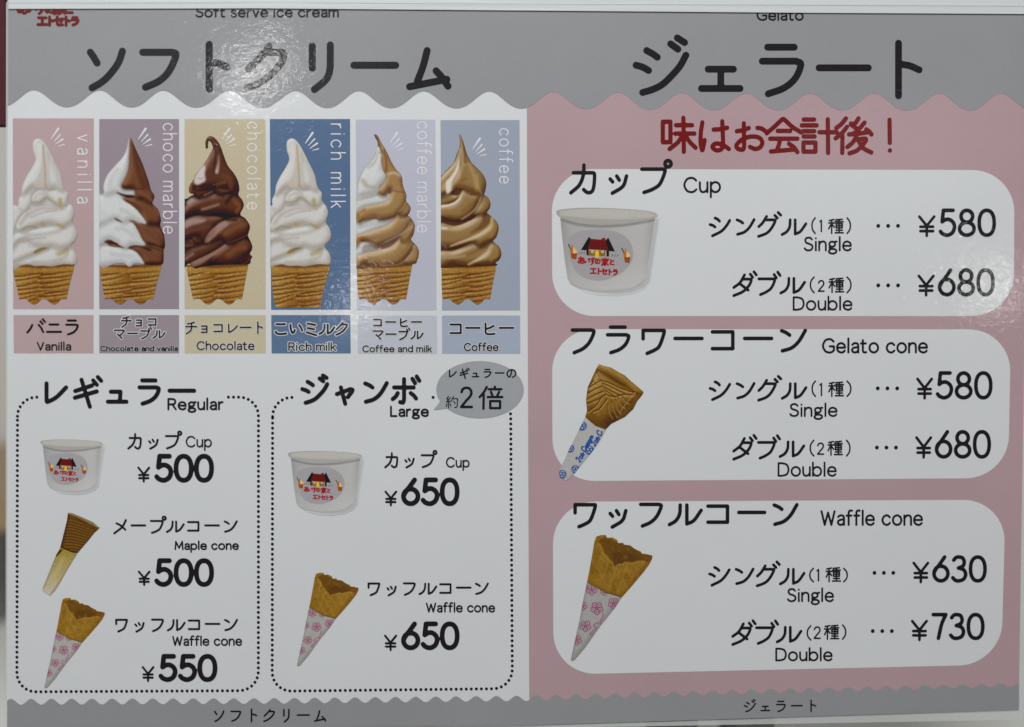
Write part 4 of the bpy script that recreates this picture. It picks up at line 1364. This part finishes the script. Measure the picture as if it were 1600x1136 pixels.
# header writing
kana("heading", hd, "ソフトクリーム", 167.5, 669.1, 104.5, 88, 11)
kana("heading", hd, "ジェラート", 1033.3, 1413.3, 109, 104, 10.6)
latin("caption", hd, "Soft serve ice cream", 305.5, 529.5, 10.5, 27.5, 2.5)
latin("caption", hd, "Gelato", 1182, 1255.8, 14.5, 32.4, 2.5)
kana("shop_logo", hd, "エトセトラ", 66, 117.5, 33, 16.5, 4.6, 0.0, "logo_red_ink")
kana("shop_logo", hd, "あいすの家と", 35, 107, 12.5, 20, 4.4, 0.0, "logo_red_ink")
kana("caption", ft, "ソフトクリーム", 342.8, 499.8, 1118, 24.5, 2.6)
kana("caption", ft, "ジェラート", 1171.8, 1269.4, 1104.2, 22.5, 2.3, -0.012)

# the red notice
n1 = S("125,120 220,120 220,375 125,375 125,120|290,163 490,163|278,268 520,268|382,72 388,495|~375,285 310,380 210,460|~405,285 460,370 535,445|"
       "~620,128 600,260 598,390 618,475 634,420 648,350|~760,218 850,212 930,195|868,115 876,300 880,420+~880,420 850,468 790,475 745,435 780,395 850,400 910,430 950,460|"
       "~1050,238 1130,225 1200,198|~1138,140 1140,300 1140,440 1110,470 1055,450 1050,405 1120,340 1230,305 1330,320 1370,380 1340,440 1280,460 1215,435|~1308,197 1360,205 1412,240")
n2 = S("~-15,252 90,160 165,88+~165,88 182,82 200,92+~200,92 290,175 395,240|115,223 265,223|25,316 350,316|~142,325 132,380 110,445|35,468 310,445|~250,375 310,420 350,475|"
       "425,88 550,88|402,157 580,157|422,226 552,226|425,290 555,290|422,362 565,362 565,470 422,470 422,362|712,85 716,485|612,239 820,239|"
       "~928,75 870,145 812,188|~940,175 880,250 805,312|887,280 884,485|~1078,75 1035,135 985,140 1050,192|~1150,125 1080,205 1010,262|~965,265 1080,255 1195,238|~1170,205 1210,235 1232,265|"
       "~1050,290 1010,360 945,415|~1070,325 1165,318 1140,375 1060,455 970,490|~1080,345 1130,425 1230,480|1447,92 1450,365|1452,456 1453,456")
strokes_mesh("notice", [[np.stack([1020 + s[:, 0] / 8, 175 + s[:, 1] / 8], 1) for s in n1], [np.stack([1200 + s[:, 0] / 7.619, 175 + s[:, 1] / 7.619], 1) for s in n2]],
             6.6, "red_ink", pk, 6)

# six flavour pictures and name plates
cards = [("vanilla", (164, 142, 145), [(20, 185), (146.5, 185), (146.3, 483), (20.6, 483)], [(21, 492.3), (146, 492.3), (146, 552), (21.6, 552)], (164, 144, 146)),
         ("choco", (135, 124, 133), [(155, 186), (279.7, 186), (279.7, 483), (155, 483)], [(155, 492.3), (279.7, 492.3), (279.7, 552), (155, 552)], (137, 128, 135)),
         ("chocolate", (172, 163, 139), [(288.3, 186), (414.8, 186), (415, 483), (288.4, 483)], [(288.4, 492.3), (415, 492.3), (415.2, 552), (288.4, 552)], (174, 166, 142)),
         ("rich", (79, 100, 129), [(421.5, 186), (547, 186), (547.6, 484), (423.6, 484)], [(423.8, 492.3), (547.2, 492.3), (548, 552.3), (424.4, 552.3)], (86, 106, 134)),
         ("coffee_milk", (166, 168, 181), [(555.8, 187), (680.2, 187), (682, 484.8), (558, 484.8)], [(558.6, 493), (682.6, 493), (683, 552.6), (559.2, 552.6)], (170, 173, 183)),
         ("coffee", (140, 147, 161), [(688.2, 187.6), (811.8, 187.6), (812.6, 485), (690.6, 485)], [(690.4, 493), (812.6, 493), (813, 552.8), (691, 552.8)], (146, 154, 169))]
verticals = [("vanilla", 120.5, 210, 318, .2086), ("choco marble", 254.3, 192, 365.5, .2), ("chocolate", 386, 190, 328, .197), ("rich milk", 516.6, 193, 325, .213),
             ("coffee marble", 651.4, 189.5, 363.7, .2), ("coffee", 779.7, 200, 287, .192)]
marks = [(0, 0), (136.6, 0), (267.6, 0), (397.4, 6.6), (529.5, 6.6), (658.8, 15.5)]
looks = ["pale pink picture with a white swirl", "mauve picture with a white and brown swirl", "beige picture with a dark brown swirl", "deep blue picture with a white swirl",
         "lavender picture with a white and tan swirl", "grey blue picture with a tan swirl"]
for i, (key, c, q, pq, pc) in enumerate(cards):
    pm("card_%s_ink" % key, c, TOPW, 0.05)
    pm("plate_%s_ink" % key, pc, TOPW, 0.05)
    card = flat("flavour_picture", q, "card_%s_ink" % key, menu, 2)
    card['label'] = looks[i]
    t, bx, y0, y1, s = verticals[i]
    vertical("flavour_lettering", card, t, bx, y0, y1, s, 1.75 if i else 1.85, 4)
    dx, dy = marks[i]
    # four tapering dashes
    A_, B_, R_ = [], [], []
    for (x0, y0, x1, y1, r0, r1) in ((91, 201, 80, 217, 1.7, .6), (94.2, 210.5, 84.5, 221, 1.2, .5), (98, 217.5, 86.5, 225.5, 1.5, .4), (100.3, 225.8, 90.5, 228.5, .9, .4)):
        A_.append((x0 + dx, y0 + dy))
        B_.append((x1 + dx, y1 + dy))
        R_.append((r0, r1))
    gx0, gy0 = 75 + dx, 195 + dy
    X, Y = np.meshgrid(gx0 + np.arange(80) * .4, gy0 + np.arange(95) * .4)
    field_obj("sparkle_mark", seg_dist(X, Y, np.array(A_), np.array(B_), np.array(R_)), gx0, gy0, .4, "pale_lettering_ink", card, 4)
    if key == "vanilla":
        wafer(card, 15, 30, 768, 115, 675, 40, 1)
        vanilla(card, 15, 0, 40, (1, 1, 1))
    elif key == "choco":
        wafer(card, 150, 36, 776, 104, 680, 36, 2)
        choco_marble(card, 150, 38)
    elif key == "chocolate":
        wafer(card, 283, 60, 796, 140, 720, 42, 3)
        chocolate(card, 283, 40)
    elif key == "rich":
        wafer(card, 417, 45, 738, 85, 632, 46, 1, True)
        vanilla(card, 417, -42, 40, (1.0, .995, .985))
    elif key == "coffee_milk":
        wafer(card, 550, 40, 714, 85, 640, 60, 5)
        coffee_marble(card, 550, 50)
    else:
        wafer(card, 683, 30, 704, 70, 625, 52, 6)
        coffee(card, 683, 44)
    plate = flat("name_plate", pq, "plate_%s_ink" % key, menu, 2)
    plate['label'] = "%s name plate" % ("pale pink", "mauve", "beige", "deep blue", "lavender", "grey blue")[i]
    if i == 0:
        kana("flavour_name", plate, "バニラ", 55.3, 113, 511.3, 31, 3.3)
        latin("caption", plate, "Vanilla", 57.5, 111.2, 534.2, 547.9, 2.0)
    elif i == 1:
        kana("flavour_name", plate, "チョコ", 197.2, 238, 502.7, 20.3, 2.5, halo=1.3)
        kana("flavour_name", plate, "マーブル", 186.3, 248.2, 521.6, 20.3, 2.5, halo=1.3)
        latin("caption", plate, "Chocolate and vanilla", 156.4, 278.2, 540.2, 549.2, 1.75, halo=.45)
    elif i == 2:
        kana("flavour_name", plate, "チョコレート", 298.5, 404.9, 512.2, 22.5, 2.4, halo=.8)
        latin("caption", plate, "Chocolate", 307, 397.7, 533, 547.2, 2.0, halo=.8)
    elif i == 3:
        kana("flavour_name", plate, "こいミルク", 439, 534.7, 513.6, 25.5, 3.2, halo=1.4)
        latin("caption", plate, "Rich milk", 450.4, 525.5, 534.7, 548.6, 2.0, halo=1.2)
    elif i == 4:
        kana("flavour_name", plate, "コーヒー", 590.3, 650.7, 503.6, 20.5, 2.5, halo=1.0)
        kana("flavour_name", plate, "マーブル", 590.5, 651.4, 522.7, 20.5, 2.5, halo=1.0)
        latin("caption", plate, "Coffee and milk", 566, 674.9, 539.6, 550.6, 1.75, halo=.6)
    else:
        kana("flavour_name", plate, "コーヒー", 712.4, 791.3, 513.2, 29, 3.2, halo=1.2)
        latin("caption", plate, "Coffee", 724.6, 779, 535.6, 548.9, 2.0, halo=.8)


# the two dotted frames
def dots_path(path, spacing, skip):
    p_ = np.vstack(path)
    sd = np.r_[0, np.cumsum(np.hypot(*np.diff(p_, axis=0).T))]
    t = np.arange(0, sd[-1], spacing)
    x, y = np.interp(t, sd, p_[:, 0]), np.interp(t, sd, p_[:, 1])
    return [(a_, b_) for a_, b_ in zip(x, y) if not skip(a_, b_)]


def dotted_frame(q, r0, skip):
    loop = rounded(q, r0, 12)
    loop = np.vstack([loop, loop[:1]])
    v, fc = [], []
    for x, y in dots_path([loop], 7.88, skip):
        c = ell(x, y, 2.35, 2.35, 14)[:-1]
        w_ = W(c[:, 0], c[:, 1], LAYER * 4)
        fc.append([len(v) + k for k in range(len(c))][::-1])
        v += list(w_)
    return mesh_obj("dotted_frame", v, fc, M["black_ink"], menu)


f1 = dotted_frame([(27.3, 620.4), (403.8, 620.4), (403.6, 1079), (26.2, 1081)], 30, lambda x, y: y < 640 and 60 < x < 353)
f1['label'] = "dotted frame round the regular sizes"
kana("heading", f1, "レギュラー", 84, 284, 611.9, 52, 6.3)
latin("caption", f1, "Regular", 261.5, 349.2, 621.8, 640.9, 2.7)
kana("item_name", f1, "カップ", 211.4, 268.7, 689.3, 30, 3.0)
latin("caption", f1, "Cup", 290, 331, 681, 699, 2.1)
latin("price", f1, "¥", 214.5, 234.5, 729, 753.8, 3.2)
latin("price", f1, "500", 241, 334.2, 709, 754, 7.4)
kana("item_name", f1, "メープルコーン", 187.3, 360, 821.7, 29, 3.0)
latin("caption", f1, "Maple cone", 272.6, 373.2, 845, 859.3, 2.2)
latin("price", f1, "¥", 215.3, 235, 891.5, 915.4, 3.2)
latin("price", f1, "500", 241, 334.2, 872.2, 916.8, 7.4)
kana("item_name", f1, "ワッフルコーン", 189.8, 360.4, 975.6, 29, 3.0)
latin("caption", f1, "Waffle cone", 268.9, 378.2, 993.5, 1009.2, 2.2)
latin("price", f1, "¥", 221.3, 241.2, 1040.7, 1065.5, 3.2)
latin("price", f1, "550", 247.5, 339.6, 1021.7, 1065.5, 7.4)
cup(f1, 62.9, 686.3, 160, 770, (190, 192, 192))
maple(f1)
waffle(f1, 69.3, 1075, 163.6, 933.8, (176, 178, 178), 4)

f2 = dotted_frame([(425.9, 620.8), (797.8, 620.8), (800.6, 1075.8), (425.2, 1080)], 30,
                  lambda x, y: (y < 640 and (457 < x < 672 or x > 684)) or (x > 684 and y < 644))
f2['label'] = "dotted frame round the large sizes"
kana("heading", f2, "ジャンボ", 492, 633.9, 611.5, 52, 6.3)
latin("caption", f2, "Large", 609.4, 670.2, 633.8, 651.4, 2.7)
kana("item_name", f2, "カップ", 612.5, 668, 719, 29, 3.0)
latin("caption", f2, "Cup", 696.6, 733.8, 714, 730.6, 2.1)
latin("price", f2, "¥", 600.7, 620.6, 766.5, 791, 3.2)
latin("price", f2, "650", 626.6, 718, 746, 790.6, 7.4)
kana("item_name", f2, "ワッフルコーン", 584.2, 752.5, 918.9, 29, 3.0)
latin("caption", f2, "Waffle cone", 665.4, 773.6, 941.5, 957, 2.2)
latin("price", f2, "¥", 600, 620.5, 991.6, 1017.2, 3.2)
latin("price", f2, "650", 626.6, 718, 971, 1015.8, 7.4)
cup(f2, 449.6, 704.3, 565.2, 801.8, (190, 192, 192))
waffle(f2, 464, 1040.5, 560.2, 894.6, (179, 181, 181), 5)

# speech bubble
X, Y = np.meshgrid(674 + np.arange(210) * .7, 560 + np.arange(140) * .7)
Fb = (np.hypot((X - 750) / 68.3, (Y - 608.8) / 44.7) - 1) * 50
Ft = poly_sdf(X, Y, [(688.6, 626), (677.5, 640.8), (699.5, 638.3), (720, 620)])
sb = field_obj("speech_bubble", np.minimum(Fb, Ft), 674, 560, .7, "bubble_grey_ink", menu, 4.5)
kana("bubble_lettering", sb, "レギュラーの", 706.3, 799.2, 583.3, 17.6, 2.3)
kana("bubble_lettering", sb, "約", 706.3, 706.3, 628.4, 19.5, 1.7)
latin("bubble_lettering", sb, "2", 718.5, 739.2, 603.8, 638, 4.2)
kana("bubble_lettering", sb, "倍", 767.2, 767.2, 622, 39.4, 3.9)

# three price cards on the pink half
pcards = [[(862.2, 264), (1585.3, 265.8), (1583.6, 494), (863, 493.8)], [(862.4, 514.3), (1579.6, 514.6), (1575.3, 747), (863.5, 752)],
          [(863.8, 784), (1571.3, 780.8), (1564.5, 1038.5), (864.8, 1054.2)]]
vals = [dict(head=("カップ", 913, 1021, 279.5, 57), cap=("Cup", 1067.7, 1126.6, 276.2, 301.6, 3.0), k1=(1126.3, 1240.4, 353.2), p1=((1267.7, 1274.8, 342, 363), (1279.8, 1284.8, 342.6, 362.8), (1306, 353, 24), (1322.6, 1329.8, 342, 363)),
             s=("Single", 1255.9, 1331, 369.7, 392.6), d1=(1372.3, 1403.2, 352.8), y1=(1434.4, 1461.8, 336.2, 370.2), n1=("580", 1466.6, 1556.4, 325.6, 370.2),
             k2=(1162.5, 1238.4, 444.6), p2=((1265.3, 1273, 434.5, 455.5), (1277.7, 1288.6, 437.3, 456), (1306.6, 445.2, 24), (1322.6, 1330.6, 434.5, 455.5)), s2=("Double", 1238.6, 1332, 463, 485.3), d2=(1372.3, 1403.2, 445.8),
             y2=(1433.6, 1460.6, 428.9, 463.2), n2=("680", 1465.3, 1554.5, 418.9, 463.2)),
        dict(head=("フラワーコーン", 912.6, 1239, 530.4, 57), cap=("Gelato cone", 1284.3, 1450, 528.2, 552.2, 3.0), k1=(1126.3, 1240.6, 609.2), p1=((1268, 1275, 597, 617.5), (1279.8, 1285, 597.8, 619), (1306.2, 607.6, 24), (1322.6, 1330.4, 597, 617.5)),
             s=("Single", 1233.4, 1308.7, 629.8, 651.4), d1=(1371.5, 1401.9, 606.7), y1=(1431.5, 1458, 589.8, 624.2), n1=("580", 1462, 1551, 579.8, 624.2),
             k2=(1162.3, 1237.2, 700.2), p2=((1265, 1272.5, 689.6, 710.6), (1276.4, 1288, 691.2, 710.7), (1304.8, 699.8, 23.5), (1321.8, 1329, 689.6, 710.6)), s2=("Double", 1215, 1307.4, 722.2, 744.8), d2=(1370.2, 1400, 699.2),
             y2=(1430, 1456.6, 681.5, 716.6), n2=("680", 1460.5, 1548.6, 671.7, 716.6)),
        dict(head=("ワッフルコーン", 914.4, 1226.6, 802.2, 54.5), cap=("Waffle cone", 1282, 1442.2, 797.2, 821.6, 3.0), k1=(1125.5, 1237.6, 899.2), p1=((1264.4, 1272, 889.5, 907.5), (1275.3, 1280.4, 888.4, 908.5), (1301.8, 897.4, 23.5), (1317.4, 1324.8, 889.5, 907.5)),
             s=("Single", 1229.7, 1303.2, 918.8, 940.8), d1=(1366.4, 1395.8, 895), y1=(1425.6, 1452, 877.5, 911.5), n1=("630", 1456.4, 1542, 867.4, 910.4),
             k2=(1160.8, 1232.8, 989.8), p2=((1260.4, 1267.8, 979.4, 998.4), (1271, 1282.8, 978.5, 998.5), (1299.2, 987.4, 23.5), (1315.6, 1322.4, 978, 997)), s2=("Double", 1211.4, 1301, 1012, 1033.3), d2=(1363.7, 1393.5, 986),
             y2=(1423.3, 1450, 968.3, 1001.8), n2=("730", 1455.4, 1538.6, 957.4, 1000.2))]
sl = [0.0, -0.004, -0.018]
cl = ["white price card with the paper tub", "white price card with the flared gelato cone", "white price card with the waffle cone"]
for i, (q, v) in enumerate(zip(pcards, vals)):
    pc_ = flat("price_card", rounded(q, 66, 14), "paper_white", menu, 2)
    pc_['label'] = cl[i]
    kana("heading", pc_, v['head'][0], *v['head'][1:], 5.6)
    c = v['cap']
    latin("caption", pc_, c[0], c[1], c[2], c[3], c[4], c[5])
    for row, (nm, kk, pp, ss, dd, yy, nn) in enumerate((("シングル", 'k1', 'p1', 's', 'd1', 'y1', 'n1'), ("ダブル", 'k2', 'p2', 's2', 'd2', 'y2', 'n2'))):
        kana("item_name", pc_, nm, *v[kk], 41, 4.3)
        (a0, a1, ay, by), (b0, b1, cy, dy), (kx, ky, ke), (e0, e1, ey, fy) = v[pp]
        s_ = ell(0, 0, 1, 1)
        grp = [[np.stack([a0 + 1 + st[:, 0] / 16 * (a1 - a0 - 2), ay + st[:, 1] / 100 * (by - ay)], 1) for st in S(LATIN['('][1])],
               [np.stack([e0 + 1 + st[:, 0] / 16 * (e1 - e0 - 2), ey + st[:, 1] / 100 * (fy - ey)], 1) for st in S(LATIN[')'][1])],
               [np.stack([kx + (st[:, 0] - 50) / 100 * ke, ky + (st[:, 1] - 50) / 100 * ke], 1) for st in S(KANA['種'])]]
        dg = '2' if row else '1'
        wd, gl = latin_glyph(dg)
        grp.append([np.stack([b0 + 1.2 + st[:, 0] / wd * (b1 - b0 - 2.4), cy + 1.2 + st[:, 1] / 100 * (dy - cy - 2.4)], 1) for st in gl])
        strokes_mesh("scoop_count", grp, 2.35, "black_ink", pc_, 6)
        latin("caption", pc_, v[ss][0], *v[ss][1:], 2.7)
        x0, x1, y = v[dd]
        strokes_mesh("leader_dots", [[np.array([[x, y], [x + .01, y]])] for x in (x0, (x0 + x1) / 2, x1)], 6.0, "black_ink", pc_, 6)
        latin("price", pc_, "¥", *v[yy], 4.2)
        latin("price", pc_, v[nn][0], *v[nn][1:], 5.8)
cup(bpy.data.objects["price_card"], 868.6, 324.3, 1026.4, 458, (196, 199, 200))
flower_cone(bpy.data.objects["price_card.001"])
waffle(bpy.data.objects["price_card.002"], 892, 1032.4, 1019.6, 835.6, (186, 188, 188), 6)
fix_parents()

# ------------------------------------------------------------------ translucent plastic strip across the top
milky = bpy.data.materials.new("milky_plastic")
milky.use_nodes = True
nt = milky.node_tree
bs = nt.nodes['Principled BSDF']
geo = nt.nodes.new('ShaderNodeNewGeometry')
mp = node(nt, 'ShaderNodeMapping')
mp.inputs['Scale'].default_value = (14, 1, 420)
nz = node(nt, 'ShaderNodeTexNoise', i_Scale=1.0, i_Detail=4.0)
nt.links.new(geo.outputs['Position'], mp.inputs[0])
nt.links.new(mp.outputs[0], nz.inputs['Vector'])
bp = node(nt, 'ShaderNodeBump', i_Strength=0.6, i_Distance=0.0003)
nt.links.new(nz.outputs['Fac'], bp.inputs['Height'])
nt.links.new(bp.outputs[0], bs.inputs['Normal'])
bs.inputs['Base Color'].default_value = (0.84, 0.86, 0.86, 1)
bs.inputs['Roughness'].default_value = 0.28
tr = nt.nodes.new('ShaderNodeBsdfTransparent')
mxs = nt.nodes.new('ShaderNodeMixShader')
mxs.inputs[0].default_value = 0.82
nt.links.new(tr.outputs[0], mxs.inputs[1])
nt.links.new(bs.outputs[0], mxs.inputs[2])
nt.links.new(mxs.outputs[0], nt.nodes['Material Output'].inputs['Surface'])
M["milky_plastic"] = milky
strip = thing("plastic_strip", "long milky white plastic strip across the top of the menu", "strip")
low = [(13, 13.8), (400, 12.9), (820, 16.3), (1220, 19.6), (1612, 21.8)]
mid_ = [(13, 4.6), (400, 4.2), (820, 6.2), (1220, 8.0), (1612, 9.6)]
slab("strip_lip", low[::-1] + mid_, 0.0006, 0.0002, "milky_plastic", strip)
slab("strip_back", [(x, y - .05) for x, y in mid_[::-1]] + [(13, -40), (1612, -40)], 0.0007, 0.0002, "milky_plastic", strip)
